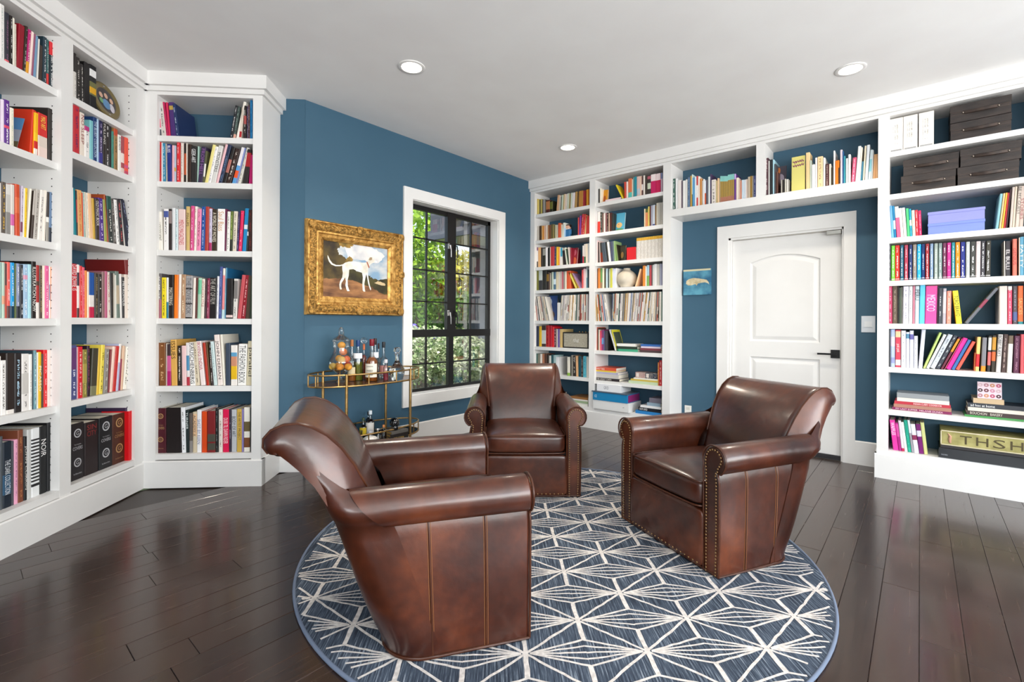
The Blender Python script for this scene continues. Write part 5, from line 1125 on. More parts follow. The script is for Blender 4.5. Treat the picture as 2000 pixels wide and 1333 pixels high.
# gold topped magazines
cm = (1156, 455, c13)
for k in range(22):
    x0 = 1158+k*31; a0 = pxa(FR, cm, x0, 400, .05)[0]; a1 = pxa(FR, cm, x0+31, 400, .05)[0]
    bm = BookMesh(); book_cover(bm, a1-a0-.0006, .17, .232, hx('e0dbd4' if k % 3 else 'cfc8c0'), hx('8a8680'), [(.86, 1, hx('d8a830'))], k)
    bm.box(.0005, a1-a0-.001, .16, .17, .001, .231, hx('e0dbd4'))
    o = bm.build('magazine', [BOOKM]); o.matrix_world = FR.mat(a0, .05, ZC2[2]+.0006); tag(o, 'white magazine with gold topped spine, %s from the red face-out book' % ordinal(k+1), 'magazine', 'gold topped magazines')
# leaning pair on the sixth shelf, door-side column
c26 = (1156, 630, c13)
for (x0, x1, yt, ln, col, k, lb_) in ((600, 640, 200, -160, 'd0d0d2', .17, 'light grey book leaning on dark books, sixth shelf of door-side column'), (640, 675, 205, -140, 'd8cf28', .17, 'yellow book leaning beside the light grey book, sixth shelf'), (676, 700, 260, -130, '3f4a3c', .14, 'dark green book with purple lettering leaning on the yellow book')):
    a0 = pxa(FR, c26, x0, 740, .05)[0]; a1 = pxa(FR, c26, x1, 740, .05)[0]; at, zt = pxa(FR, c26, x0+ln, yt, .05); ang = math.atan2(at-a0, zt-ZC2[5]); L = math.hypot(at-a0, zt-ZC2[5]); th = (a1-a0)*math.cos(ang)
    bm = BookMesh(); book_cover(bm, th, k, L, hx(col), hx('8a8a8a'), [], 3); o = bm.build('book', [BOOKM]); o.matrix_world = FR.mat(a0, .05, ZC2[5]+.001) @ Matrix.Rotation(ang, 4, 'Y'); tag(o, lb_, 'book', 'leaning books on the sixth shelf')
    pb = BookMesh(); page_block(pb, th, k, L); pb.build('pages', [BOOKM, PAGES], o)
stack(FR, ZC2[5], .05, c26, [(640, 1195, .026, '3f9a78', None, 'fff'), (630, 1185, .030, '2c3a30', None, 'fff'), (645, 1130, .028, 'ecebe6')], .2, 'sixth shelf by the leaning books', 'flat books on the sixth shelf')
stack(FR, ZC2[5], .05, c26, [(1255, 1800, .024, '4a3a3c'), (1260, 1810, .022, '7a3a44'), (1275, 1785, .018, 'd8c8d4'), (1270, 1790, .022, '3a6ab0')], .2, 'sixth shelf at the door end', 'flat books on the sixth shelf')
c27 = (1150, 690, 10.256)
stack(FR, ZC2[6], .04, c27, [(100, 615, .030, '2a2428', 'THE GREAT CHEFS', 'd0ccc8', 0, (.1, .7)), (105, 600, .044, 'c4c0bc', None), (110, 585, .022, 'b0acc8'), (140, 545, .016, 'e0c84a'), (135, 550, .034, 'd4553c', 'FAMILY TABLE', 'f4e8e0', 0, (.04, .45))], .24, 'seventh shelf by shared upright', 'flat books on the seventh shelf of the door-side column')
stack(FR, ZC2[6], .04, c27, [(800, 1385, .030, 'b8c8a8'), (840, 1390, .018, 'c8b04a'), (900, 1380, .014, 'e2e0d2')], .2, 'seventh shelf below card boxes', 'flat books on the seventh shelf of the door-side column')
zq = ZC2[6]+.064
for (x0, x1, c, lb_) in ((935, 1130, 'a88a86', 'small patterned card box on the flat books, seventh shelf'), (1132, 1370, '3a4250', 'dark patterned card box on the flat books, seventh shelf')):
    a0 = pxa(FR, c27, x0, 400, .06)[0]; a1 = pxa(FR, c27, x1, 400, .06)[0]
    e = empty('card_box', FR.mat(a0, .06, zq), lb_, 'box'); MB().cbox(0, a1-a0, 0, .13, 0, .06, .002).build('body', noise_mix(mat('patterned_card_'+c, c, .5), c, 'c8b8a8', 60, lo=.5, hi=.7), e); MB().box(.01, .04, -.001, 0, .01, .05).build('label', M_('d8d0c8'), e)
for (x0, x1, yt, c, lb_) in ((1378, 1402, 190, 'd8803a', 'narrow orange book upright against the end, seventh shelf'), (1405, 1462, 150, 'bf3038', 'red book upright against the end, seventh shelf of the door-side column')):
    a0 = pxa(FR, c27, x0, 600, .05)[0]; a1 = pxa(FR, c27, x1, 600, .05)[0]; zt = pxa(FR, c27, x0, yt, .05)[1]
    bm = BookMesh(); book_cover(bm, a1-a0, .18, zt-ZC2[6], hx(c), hx('f0d8d0'), [], 5); o = bm.build('book', [BOOKM]); o.matrix_world = FR.mat(a0, .05, ZC2[6]+.0006); tag(o, lb_, 'book', 'upright books on the seventh shelf'); pb = BookMesh(); page_block(pb, a1-a0, .18, zt-ZC2[6]); pb.build('pages', [BOOKM, PAGES], o)
# bottom shelf of the door-side column: large boxed volumes
c28 = c27
def flat_box(fr, crop, x0, x1, d, z, h, depth, col, label, side=None, title=None, ink='3a3a40', tw=(.3, .6)):
    a0 = pxa(fr, crop, x0, 900, d)[0]; a1 = pxa(fr, crop, x1, 900, d)[0]; w = a1-a0
    e = empty('slipcase', fr.mat(a0, d, z+.0006), label, 'box'); MB().cbox(0, w, 0, depth, 0, h, .002).build('case', M_(col, .35), e)
    if side: MB().box(w-.0004, w+.0016, .02, depth-.01, .006, h-.006).build('side_label', M_(side), e)
    if title: lettering(title, e, Matrix.Translation((w*(tw[0]+tw[1])/2, -.0006, h/2)) @ UPR, w*(tw[1]-tw[0]), h*.5, ink)
    return z+h+.001
z = flat_box(FR, c28, 85, 800, -.02, ZC2[7], .098, .30, 'e4e5e4', 'white slipcase at the bottom of the boxed stack on the bottom shelf', title='ART', tw=(.84, .88))
z = flat_box(FR, c28, 82, 770, -.025, z, .088, .30, '1b80b4', 'bright blue slipcase in the boxed stack on the bottom shelf', side='8a2a6a', title='ICE', ink='e0f0f8', tw=(.05, .12))
z = flat_box(FR, c28, 55, 760, -.03, z, .012, .30, '4a5868', 'thin dark grey portfolio lying on the bright blue slipcase')
z = flat_box(FR, c28, 160, 640, .0, z, .082, .24, 'e6e7ea', 'white slipcase on top of the boxed stack on the bottom shelf', title='GRID', ink='8a8c94', tw=(.3, .5))
stack(FR, ZC2[7], .03, c28, [(940, 1460, .034, '2a7ab8', None), (1000, 1455, .036, '1c2028', 'OUR BIRD', 'f0f0f0', 0, (.04, .4)), (1040, 1450, .022, 'e6e6e6'), (1170, 1440, .034, '8aa0b0', None, 'fff', .02), (1215, 1455, .048, '7a7480', None, 'fff', .03)], .2, 'bottom shelf beside boxed stack', 'flat books on the bottom shelf of the door-side column')
c18 = (1036, 680, 11.11)
stack(FR, ZC1[7], .03, c18, [(300, 640, .030, 'c8c4b8'), (310, 600, .040, '3a3438'), (320, 560, .030, '4a2a34', None)], .24, 'bottom shelf near the window', 'flat books on the bottom shelf of the window-side column')
stack(FR, ZC1[7], .02, c18, [(760, 1250, .028, 'dcdcd4'), (770, 1255, .028, '9ab08a'), (830, 1250, .016, 'e4e0dc'), (850, 1245, .020, '9a6a3a')], .26, 'bottom shelf by shared upright', 'flat books on the bottom shelf of the window-side column')
stack(FR, ZC2[0], .06, (1156, 325, c13), [(240, 720, .018, 'f0e4e4'), (330, 740, .016, 'f0d8dc')], .15, 'top shelf of door-side column', 'flat books on the top shelf')
a0 = pxa(FR, (1156, 325, c13), 800, 800, .05)[0]; at, zt = pxa(FR, (1156, 325, c13), 615, 500, .05); ang = math.atan2(at-a0, zt-ZC2[0]); bm = BookMesh(); book_cover(bm, .016, .13, math.hypot(at-a0, zt-ZC2[0]), hx('e0c824'), None, [], 2); o = bm.build('book', [BOOKM]); o.matrix_world = FR.mat(a0, .05, ZC2[0]+.001) @ Matrix.Rotation(ang, 4, 'Y'); tag(o, 'yellow book leaning steeply on the top shelf of the door-side column', 'book'); pb = BookMesh(); page_block(pb, .016, .13, math.hypot(at-a0, zt-ZC2[0])); pb.build('pages', [BOOKM, PAGES], o)
# ---- blue record cover behind the gap, small white box
cr = (1036, 560, 16.667)
e = face_book(FR, cr, 520, 860, 270, 1080, .12, ZC1[4], '24457e', 'blue record cover facing out between two rows of sleeves', tilt=-3, th=.004, cat='record', name='record_cover', patches=((.05, .5, .6, .9, 'a8b8c8'), (.1, .8, .05, .4, '4a3424')))
a0 = pxa(FR, cr, 868, 900, .03)[0]; a1 = pxa(FR, cr, 958, 900, .03)[0]; bm = BookMesh(); book_cover(bm, a1-a0, .2, pxa(FR, cr, 900, 530, .03)[1]-ZC1[4], hx('d8d8d4'), None, [], 2); bm.box(.001, a1-a0-.001, .19, .2, .001, .2, hx('d8d8d4')); o = bm.build('record_box', [BOOKM]); o.matrix_world = FR.mat(a0, .03, ZC1[4]+.001); tag(o, 'short white boxed set standing among the record sleeves', 'record box')
# ---- guitar-amp style speaker
cs = (1036, 630, 16.667)
a0 = pxa(FR, cs, 1058, 700, .04)[0]; a1 = pxa(FR, cs, 1888, 700, .04)[0]; zt = pxa(FR, cs, 1100, 318, .04)[1]; w, h = a1-a0, zt-ZC1[5]
sp = empty('speaker', FR.mat(a0, .04, ZC1[5]+.0006), 'black portable speaker with beige woven grille on the sixth shelf', 'speaker')
b = MB().box(0, w, .006, .16, 0, h)
for q in ((0, .014, 0, h), (w-.014, w, 0, h), (.014, w-.014, 0, .014), (.014, w-.014, h-.014, h)): b.box(q[0], q[1], -.002, .006, q[2], q[3])
b.build('cabinet', mat('black_vinyl', '1b1917', .5), sp)
MB().box(.014, w-.014, 0, .006, .014, h-.014).build('grille', noise_mix(mat('woven_grille', 'a59f8f', .8), '8d8778', 'b3ad9d', 160, (1, 1, .4)), sp)
lg = lettering('Marshall', sp, Matrix.Translation((w*.47, -.003, h*.52)) @ UPR @ Matrix(((1, .35, 0, 0), (0, 1, 0, 0), (0, 0, 1, 0), (0, 0, 0, 1))), w*.36, h*.22, 'eeece4', name='logo')
for k in range(4): MB().lathe([(.006, 0), (.006, .010), (.004, .013)], 10, (w*(.55+.12*k), .06, h)).build('knob', BRASS, sp, smooth=40)
# ---- round ceramic vase
cv = (1156, 505, c13); av, zv = pxa(FR, cv, 885, 560, .10); rv = .112
vz = MB(); prof = [(.045, 0), (.07, .006)] + [(rv*math.cos(R(-58+i*11)), .096+rv*.9*math.sin(R(-58+i*11))) for i in range(1, 12)] + [(.040, .196), (.036, .205), (.038, .214), (.030, .214), (.028, .2)]
o = vz.lathe(prof, 32).build('vase', noise_mix(mat('cream_stoneware', 'd3c8b4', .55), 'c4b8a4', 'ddd3c1', 4), mw=FR.mat(av, .125, ZC2[3]+.0006), smooth=50); tag(o, 'round cream stoneware vase on the fourth shelf of the door-side column', 'vase')
# ---- small toy figure
ct = (1036, 415, 16.667); at_ = pxa(FR, ct, 1205, 700, .08)[0]
tf = empty('toy_figure', FR.mat(at_, .08, ZC1[1]+.0006), 'small toy figure in a blue shirt with dark hair on the second shelf', 'toy')
MB().sellip((0, .02, .052), (.034, .022, .052), .3, .4, 20, 12).build('body', M_('2b6a9c'), tf, smooth=60)
MB().sellip((0, .018, .125), (.030, .026, .026), .5, .6, 20, 12).build('head', M_('d8a890'), tf, smooth=60)
MB().sellip((0, .024, .143), (.034, .028, .020), .5, .6, 20, 10).build('hair', M_('241a18'), tf, smooth=60)
MB().box(-.026, .026, -.006, 0, .100, .112).build('collar', M_('d0d4d4'), tf)
for s_ in (-1, 1): MB().sellip((s_*.036, .018, .07), (.010, .012, .034), .5, .7, 12, 8).build('arm', M_('2b6a9c'), tf, smooth=60)
# ---- round souvenir plate on a stand (long bookcase, top shelf)
cp = (130, 80, 7.84); ap, zp = pxa(FL, cp, 660, 910, .06)
pl = empty('souvenir_plate', FL.mat(ap, .10, ZL2[0]+.0006), 'round bronze rimmed picture plate on a small black stand on the top shelf', 'plate')
Mp = Matrix.Translation((0, -.01, .125)) @ Matrix.Rotation(R(78), 4, 'X')
MB().lathe([(.118, 0), (.118, .010), (.108, .016), (.084, .012), (.080, .010)], 40, cap=False).build('rim', mat('bronze_rim', '7a6c46', .4, .4), pl, smooth=40, matrix=Mp)
MB().lathe([(.081, .0105), (.001, .0105)], 32, cap=False).build('picture', noise_mix(mat('plate_picture', '3a3434', .4), '2c2a2e', '4a4446', 9), pl, matrix=Mp)
MB().lathe([(.001, -.001), (.118, 0)], 32, cap=False).build('back', M_('2c2826'), pl, matrix=Mp)
for (x, y, r0, sc, c) in ((-.045, .02, .016, (1, 1.15, .1), 'd0a890'), (0, .03, .016, (1, 1.15, .1), 'd0a890'), (.042, .012, .016, (1, 1.15, .1), 'd0a890'), (-.01, -.03, .034, (1, 1, .08), '5a86b0'), (.035, -.04, .024, (.9, 1.3, .08), 'c8c4cc'), (-.05, -.02, .018, (1, 1, .08), '6a9a6a'), (0, .098, .022, (1, .35, .08), '9aa4c0'), (0, -.098, .022, (1, .35, .08), 'b8bcc8')):
    MB().sphere((0, 0, 0), r0, 12, 6, sc).build('painted_motif', M_(c), pl, smooth=60, matrix=Mp @ Matrix.Translation((x, y, .0125)))
st = MB()
for s_ in (-1, 1): st.tube([(s_*.05, -.035, .0), (s_*.05, -.03, .03), (s_*.05, .02, .012), (s_*.045, .06, .0)], .004, 6); st.tube([(s_*.05, .01, .012), (s_*.02, .03, .12)], .004, 6)
st.build('stand', BLACKM, pl, smooth=60)
# ---- postcard in front of the red volume
cb = (0, 160, 7.84); a0 = pxa(FL, cb, 250, 960, .06)[0]
pc = empty('postcard', FL.mat(a0, .06, ZL1[1]+.001) @ Matrix.Rotation(R(14), 4, 'Y') @ Matrix.Rotation(R(-78), 4, 'Z'), 'small landscape postcard leaning against the orange red volume', 'postcard')
MB().box(-.13, 0, 0, .0015, 0, .19).build('card', M_('8a90a0'), pc); MB().box(-.13, 0, -.0006, 0, .12, .19).build('sky', M_('4a7aa8'), pc); MB().box(-.13, 0, -.0006, 0, 0, .05).build('ground', M_('5a5038'), pc)
# emblems on the four big boxed volumes
for q in [b_ for b_ in D.objects if b_.name.startswith('book') and b_.parent is None and b_.get('label', '').startswith('thick')]:
    lab = q['label']
    if ('bottom shelf, far bay' in lab and ('first' in lab or 'third' in lab or 'fourth' in lab)) or ('first from inner corner, bottom shelf of corner' in lab):
        w, h = q.dimensions.x, q.dimensions.z
        xs = [v.co.x for v in q.data.vertices]; zs = [v.co.z for v in q.data.vertices]; w, h = max(xs), max(zs)
        gold = 'b08a5a' if ('fourth' in lab or 'inner' in lab) else 'b8b8bc'
        for zf in (.82, .30):
            MB().lathe([(w*.27, 0), (w*.27, .0008), (w*.20, .0008), (w*.20, 0)], 22, cap=False).build('emblem_ring', ink_mat(gold), q, matrix=Matrix.Translation((w/2, -.0004, h*zf)) @ Matrix.Rotation(R(90), 4, 'X'))
            lettering('G', q, Matrix.Translation((w/2, -.001, h*zf)) @ UPR, w*.22, w*.24, gold, name='emblem')
        lettering('The Complete', q, Matrix.Translation((w/2, -.0008, h*.62)) @ UPR, w*.5, h*.025, gold); lettering('COVERS', q, Matrix.Translation((w/2, -.0008, h*.555)) @ UPR, w*.7, h*.06, gold)
        lettering('Fine Editions Library', q, Matrix.Translation((w/2, -.0008, h*.10)) @ UPR, w*.6, h*.035, gold)
# ================================================================ gilt framed dog painting
GILT = noise_mix(mat('gilt', 'c08e45', .4, .6), '95682c', 'dcae62', 22, bump=.5, bscale=60)
GILT2 = noise_mix(mat('gilt_dark', 'a37a3c', .45, .55), '6f5224', 'c9984e', 45, bump=1.0, bscale=90)
pa0, pa1, pz0, pz1 = 1.815, 2.745, 1.256, 2.024
ca0, ca1, cz0, cz1 = 1.968, 2.592, 1.388, 1.894
pt = empty('framed_painting', FW.mat(0, 0, 0), 'oil painting of a white hound in an ornate gilt frame', 'painting')
def rect_sweep(prof, outer):
    """mitred moulding: prof = (inset from the outer edge, depth towards the room)"""
    o0, o1, z0, z1 = outer; rows = []
    for ins, dp in prof: rows.append([(o0+ins, -dp, z0+ins), (o1-ins, -dp, z0+ins), (o1-ins, -dp, z1-ins), (o0+ins, -dp, z1-ins)])
    return rows
outer = (pa0, pa1, pz0, pz1)
b = MB(); b.grid(rect_sweep([(0, .004), (0, .045), (.008, .058), (.016, .060), (.022, .054)], outer), closed_u=True, flip=True); b.build('outer_moulding', GILT, pt, smooth=35)
b = MB(); b.grid(rect_sweep([(.022, .054), (.032, .064), (.046, .070), (.062, .066), (.078, .050), (.084, .044)], outer), closed_u=True, flip=True); b.build('carved_band', GILT2, pt, smooth=60)
b = MB(); b.grid(rect_sweep([(.084, .044), (.092, .047), (.098, .046), (.106, .036), (.122, .032), (.130, .034), (.138, .030), (.153, .020), (.153, .010)], outer), closed_u=True, flip=True); b.build('inner_moulding', GILT, pt, smooth=35)
def rim_pts(ins, step):
    o0, o1, z0, z1 = pa0+ins, pa1-ins, pz0+ins, pz1-ins; pts = []
    for (xa, za, xb, zb) in ((o0, z0, o1, z0), (o1, z0, o1, z1), (o1, z1, o0, z1), (o0, z1, o0, z0)):
        n = max(2, round(math.hypot(xb-xa, zb-za)/step))
        pts += [(xa+(xb-xa)*i/n, za+(zb-za)*i/n) for i in range(n)]
    return pts
b = MB()
for x, z in rim_pts(.128, .0125): b.sphere((x, -.035, z), .0042, 6, 4)
o = b.build('beading', GILT, pt, smooth=60); o['kind'] = 'stuff'
b = MB(); gr = random.Random(4)
for x, z in rim_pts(.048, .021): b.sphere((x+gr.uniform(-.006, .006), -.068, z+gr.uniform(-.006, .006)), gr.uniform(.008, .013), 7, 5, (1, .5, gr.uniform(.7, 1.2)))
for x, z in rim_pts(.068, .026): b.sphere((x, -.058, z), gr.uniform(.006, .009), 6, 4, (1, .6, 1))
o = b.build('carved_leaves', GILT2, pt, smooth=60); o['kind'] = 'stuff'
for (x, z) in ((pa0+.04, pz0+.04), (pa1-.04, pz0+.04), (pa1-.04, pz1-.04), (pa0+.04, pz1-.04), ((pa0+pa1)/2, pz1-.035), ((pa0+pa1)/2, pz0+.035), (pa1-.035, (pz0+pz1)/2), (pa0+.035, (pz0+pz1)/2)):
    MB().sellip((x, -.068, z), (.034, .014, .034), .7, .8, 16, 8).build('corner_ornament', GILT2, pt, smooth=60)
MB().box(pa0+.14, pa1-.14, -.011, -.004, pz0+.13, pz1-.13).build('canvas', noise_mix(mat('painted_sky', '9fb4c4', .5), '7f9fbb', 'd9d6cf', 4, (1, 1, 1.6), lo=.4, hi=.62), pt)
def cvp(x, y): a, z = FW.px(580+x/5.554, 400+y/5.554, -.012); return a, z
def paint(name, pts, mtl, lay):
    cl = lambda v, a, b_: max(a, min(b_, v))
    P = [(cl(a, ca0, ca1), cl(z, cz0, cz1)) for a, z in (cvp(x, y) for x, y in pts)]
    bm_ = MB(); bm_.poly([(a, -.0115-.0004*lay, z) for a, z in P]); return bm_.build(name, mtl, pt)
pr_ = random.Random(9)
def rough_edge(pts, amp=9, n=6):
    out = []
    for (x0, y0), (x1, y1) in zip(pts, pts[1:]):
        for i in range(n): t = i/n; out.append((x0+(x1-x0)*t+pr_.uniform(-amp, amp), y0+(y1-y0)*t+pr_.uniform(-amp, amp)))
    return out
PTREE = noise_mix(mat('painted_trees', '3a2d18', .5), '2a2012', '5a4a22', 9)
PLEAF = noise_mix(mat('painted_leaves', '8a6a24', .5), '5a4a1c', 'a5823a', 14)
PBUSH = noise_mix(mat('painted_bushes', '2f2a16', .5), '221e12', '4a4420', 10)
PGRND = noise_mix(mat('painted_ground', '7a4a2a', .5), '4f2f1c', 'a9764a', 5, (1, 1, 3))
PDOG = noise_mix(mat('painted_dog', 'e8e4da', .5), 'cfc8ba', 'f4f1ea', 14)
paint('cloud', rough_edge([(520, 470), (620, 400), (760, 430), (860, 490), (960, 560), (880, 640), (700, 600), (560, 590), (520, 470)], 6), noise_mix(mat('painted_cloud', 'd9d4cf', .5), 'b9bcc4', 'efe9e2', 6), 1)
paint('tree_mass', [(285, 330)] + rough_edge([(560, 360), (600, 420), (500, 440), (440, 480), (450, 540), (500, 560), (560, 600), (600, 640), (640, 720)], 8) + [(640, 1060), (285, 1060)], PTREE, 2)
paint('leaf_spray', rough_edge([(430, 380), (600, 380), (610, 450), (560, 470), (470, 450), (430, 380)], 8), PLEAF, 3)
paint('leaf_spray', rough_edge([(520, 600), (570, 560), (610, 590), (590, 640), (530, 640), (520, 600)], 6), PLEAF, 3)
paint('bushes', [(560, 1000)] + rough_edge([(560, 700), (650, 720), (760, 760), (820, 800), (900, 820), (1010, 790)], 8) + [(1010, 1000)], PBUSH, 3)
paint('ground', rough_edge([(280, 800), (480, 800), (620, 830), (820, 900), (900, 960), (1010, 985)], 6) + [(1010, 1070), (280, 1060)], PGRND, 4)
paint('path_light', rough_edge([(840, 850), (880, 830), (950, 850), (960, 880), (880, 870), (840, 850)], 4), mat('painted_path', 'c9b28a', .5), 5)
dog = [(868, 618), (838, 600), (826, 574), (812, 562), (790, 570), (772, 588), (762, 618), (742, 630), (700, 630), (620, 616), (560, 618), (522, 630), (496, 648), (470, 655), (425, 655), (385, 637), (357, 600), (338, 556), (329, 546), (332, 580), (346, 618), (372, 650), (415, 668), (465, 668), (490, 662), (490, 700), (496, 740), (490, 790), (468, 830), (458, 870), (462, 912), (472, 922), (486, 918), (478, 890), (482, 850), (505, 815), (520, 790), (530, 830), (524, 872), (536, 922), (546, 940), (572, 938), (562, 920), (550, 880), (548, 820), (560, 770), (566, 705), (610, 700), (655, 722), (704, 736), (714, 790), (708, 860), (712, 930), (724, 946), (742, 942), (735, 920), (730, 860), (740, 800), (750, 752), (760, 790), (770, 850), (786, 905), (796, 930), (804, 918), (790, 880), (776, 810), (768, 745), (768, 700), (782, 672), (800, 645), (835, 628), (866, 630)]
paint('dog', dog, PDOG, 6)
paint('dog_ear', [(790, 572), (815, 572), (812, 600), (790, 606), (776, 598)], mat('painted_ear', '9a8468', .5), 7)
paint('dog_collar', [(752, 622), (762, 620), (786, 680), (778, 692)], mat('painted_collar', '9a4a2a', .5), 7)
# ================================================================ small whale picture
w0, z1_ = FD.px(1300+91/2.467, 390+341/2.467); w1_, z0_ = FD.px(1300+221/2.467, 390+458/2.467)
wp = empty('whale_picture', FD.mat(w0, 0, z0_), 'small square canvas of a pale whale on blue water', 'picture')
ww, wh = w1_-w0, z1_-z0_
MB().box(0, ww, -.03, -.001, 0, wh).build('canvas', noise_mix(mat('sea_paint', '3a7a98', .6), '2a5f80', '5a9ab0', 9), wp)
MB().box(0, ww, -.0308, -.03, wh*.93, wh).build('pale_top', M_('c4c0a0'), wp)
wpts = [(.10, .45), (.12, .56), (.22, .63), (.38, .66), (.55, .64), (.72, .60), (.86, .57), (.93, .48), (.95, .38), (.90, .44), (.80, .47), (.66, .46), (.55, .44), (.50, .36), (.45, .42), (.30, .38), (.18, .38)]
MB().poly([(x*ww, -.0312, z*wh) for x, z in wpts]).build('whale', noise_mix(mat('whale_paint', 'cdbf9a', .6), 'b0a07c', 'dcd0ae', 18), wp)
# ================================================================ bar cart
CX, CYY, EA, EB = 2.232, 3.482, .497, .223
cart = empty('bar_cart', T(CX, CYY, 0), 'two tier brass bar cart with oval gallery rails against the blue wall', 'bar cart')
def ell(a, b_, z, n=72): return [(a*math.cos(2*math.pi*i/n), b_*math.sin(2*math.pi*i/n), z) for i in range(n)]
WALNUT = noise_mix(mat('walnut_tray', '4a2f1c', .25), '38220f', '5a3a22', 6, (1, 6, 1))
TZ1, TZ2 = .712, .243
for (tz, rz, nm) in ((TZ1, .795, 'upper'), (TZ2, .322, 'lower')):
    b = MB(); b.lathe([(1, -.010), (1, 0), (.001, 0)], 64); b.V = [(x*(EA-.006), y*(EB-.006), z+tz) for x, y, z in b.V]
    b.build('tray', WALNUT if tz > .5 else thin_glass('smoked_shelf', '8f8f8c', .12), cart, smooth=30)
    MB().tube(ell(EA, EB, tz-.004), .007, 8, closed=True).build('tray_edge', BRASS, cart, smooth=60)
    MB().tube(ell(EA, EB, rz), .0065, 8, closed=True).build('gallery_rail', BRASS, cart, smooth=60)
    for k in range(12):
        t = 2*math.pi*(k+.5)/12; MB().tube([(EA*math.cos(t), EB*math.sin(t), tz), (EA*math.cos(t), EB*math.sin(t), rz)], .005, 6).build('baluster', BRASS, cart, smooth=60)
for sx in (-1, 1):
    for sy in (-1, 1): MB().tube([(sx*.298, sy*.178, .0), (sx*.298, sy*.178, .80)], .0115, 12).build('post', BRASS, cart, smooth=50)
# things on the cart
CGL = thin_glass('clear_glass', 'f4f8f8', .10, .01)
CUT = mat('cut_glass', 'f2f6f8', .02, trans=1, ior=1.45)
def liq(c): 
    k = 'liq_'+c
    if k not in INKM: INKM[k] = mat('liquid_'+c, c, .05, trans=.55, ior=1.33)
    return INKM[k]
def at_tray(px, py, z, ymin=None): q = on(px, py, NZ, z); return q.x, q.y
def bottle(name, px, py, z, r, h, label, cap='222222', liquid=None, lab=None, labtext=None, neck=.28, fill=.6, glass=None, ink='222', nr=None, caph=.16, yfix=None):
    x, y = at_tray(px, py, z)
    if yfix is not None: q = on(px, py, NY, yfix); x, y = q.x, q.y
    e = empty(name, T(x, y, z+.001, YAW-math.pi/2), label, 'bottle', 'bottles on the bar cart')
    nr = nr or r*.34; bh = h*(1-neck); sh = h*.10
    prof = [(r*.94, 0), (r, .004), (r, bh-sh), (r*.9, bh-sh*.5), (nr*1.3, bh), (nr, bh+sh*.4), (nr, h*.97)]
    MB().lathe(prof, 24).build('glass_body', glass or CGL, e, smooth=50)
    if liquid: 
        f = bh*fill; MB().lathe([(r*.9, .004), (r*.93, .008), (r*.93, f)] if f < bh-sh else [(r*.9, .004), (r*.93, .008), (r*.93, bh-sh), (nr*1.2, bh*.99)], 22).build('liquid', liq(liquid), e, smooth=50)
    MB().lathe([(nr*1.12, h*(1-caph)), (nr*1.16, h*(1-caph)+.002), (nr*1.16, h-.002), (nr*1.0, h)], 16).build('cap', M_(cap, .35), e, smooth=40)
    if lab:
        z0, z1 = lab[1]*h, lab[2]*h; rows = []
        for zz in (z0, z1): rows.append([((r+.0008)*math.sin(t), -(r+.0008)*math.cos(t), zz) for t in [R(-68+136*i/14) for i in range(15)]])
        o = MB(); o.grid(rows); lo = o.build('label', M_(lab[0], .6), e, smooth=60)
        if labtext:
            n = len(labtext)
            for i, s_ in enumerate(labtext): lettering(s_, lo, Matrix.Translation((0, -r-.0045, z1-(z1-z0)*(i+.7)/(n+.4))) @ UPR, r*1.05, (z1-z0)/(n+1)*.6, ink, name='label_text')
    return e
PB = 10
def tp(x, y): return 620+x/10, 630+y/10
bottle('bottle', *tp(790, 1135), TZ1, .042, .335, 'bottle of pale green spirit with blue cap and white label', '1d3f74', '9a9a3a', ('e6e8ea', .55, .68), None, .36, .72)
bottle('bottle', *tp(1060, 1148), TZ1, .050, .345, 'amber whiskey bottle with dark red cap and cream label', '7a1424', 'b8641c', ('e8e2d2', .10, .42), ['JOURNEYMAN', 'WHISKEY', 'STAR'], .42, .98)
bottle('bottle', 710.5, 738, TZ1, .024, .30, 'tall slim bottle of red amber liqueur with round glass stopper', 'c86a3c', 'a83418', None, None, .30, 1.0, yfix=3.56)
MBs = on(710.5, 738, NY, 3.56)
e = [o for o in D.objects if o.get('label', '').startswith('tall slim bottle')][0]; MB().sphere((0, 0, .33), .026, 14, 10).build('stopper', CUT, e, smooth=60); MB().lathe([(.008, .295), (.006, .31)], 10).build('stopper_stem', CUT, e, smooth=60)
bottle('bottle', 687, 738, TZ1, .034, .34, 'clear round bottle with cork stopper behind the fruit jar', 'a8683a', 'c9762c', ('d8c8a0', .18, .34), None, .42, .5, yfix=3.55)
bottle('bottle', 732.5, 738, TZ1, .034, .345, 'clear bottle with a black and red cap behind the whiskey', '2a1518', None, ('e2e4ea', .52, .66), None, .38, .6, yfix=3.57)
bottle('bottle', 739, 738, TZ1, .020, .30, 'slim dark brown bottle among the clear bottles', '2c1414', '5a2a1a', None, None, .4, .8, yfix=3.60)
bottle('bottle', 749, 741, TZ1, .036, .315, 'clear bottle with black cap and pink label', '1c2026', None, ('c88a84', .12, .36), None, .42, .6, yfix=3.52)
bottle('bottle', *tp(1335, 1140), TZ1, .022, .175, 'small cut glass bottle with red liquid at its foot', 'd8d4d8', 'a8384c', None, None, .3, .5, glass=CGL, nr=.012)
# decanter
x, y = at_tray(775.5, 743.5, TZ1)
dc_ = empty('decanter', T(x, y, TZ1+.001), 'cut crystal decanter with faceted stopper beside the bottles', 'decanter')
MB().lathe([(.042, 0), (.050, .01), (.060, .05), (.063, .085), (.052, .115), (.030, .14), (.018, .165), (.016, .20), (.024, .222), (.026, .226)], 12).build('body', CUT, dc_, smooth=20)
MB().lathe([(.011, .20), (.013, .228), (.026, .236), (.030, .250), (.026, .272), (.012, .276)], 10).build('stopper', CUT, dc_, smooth=15)
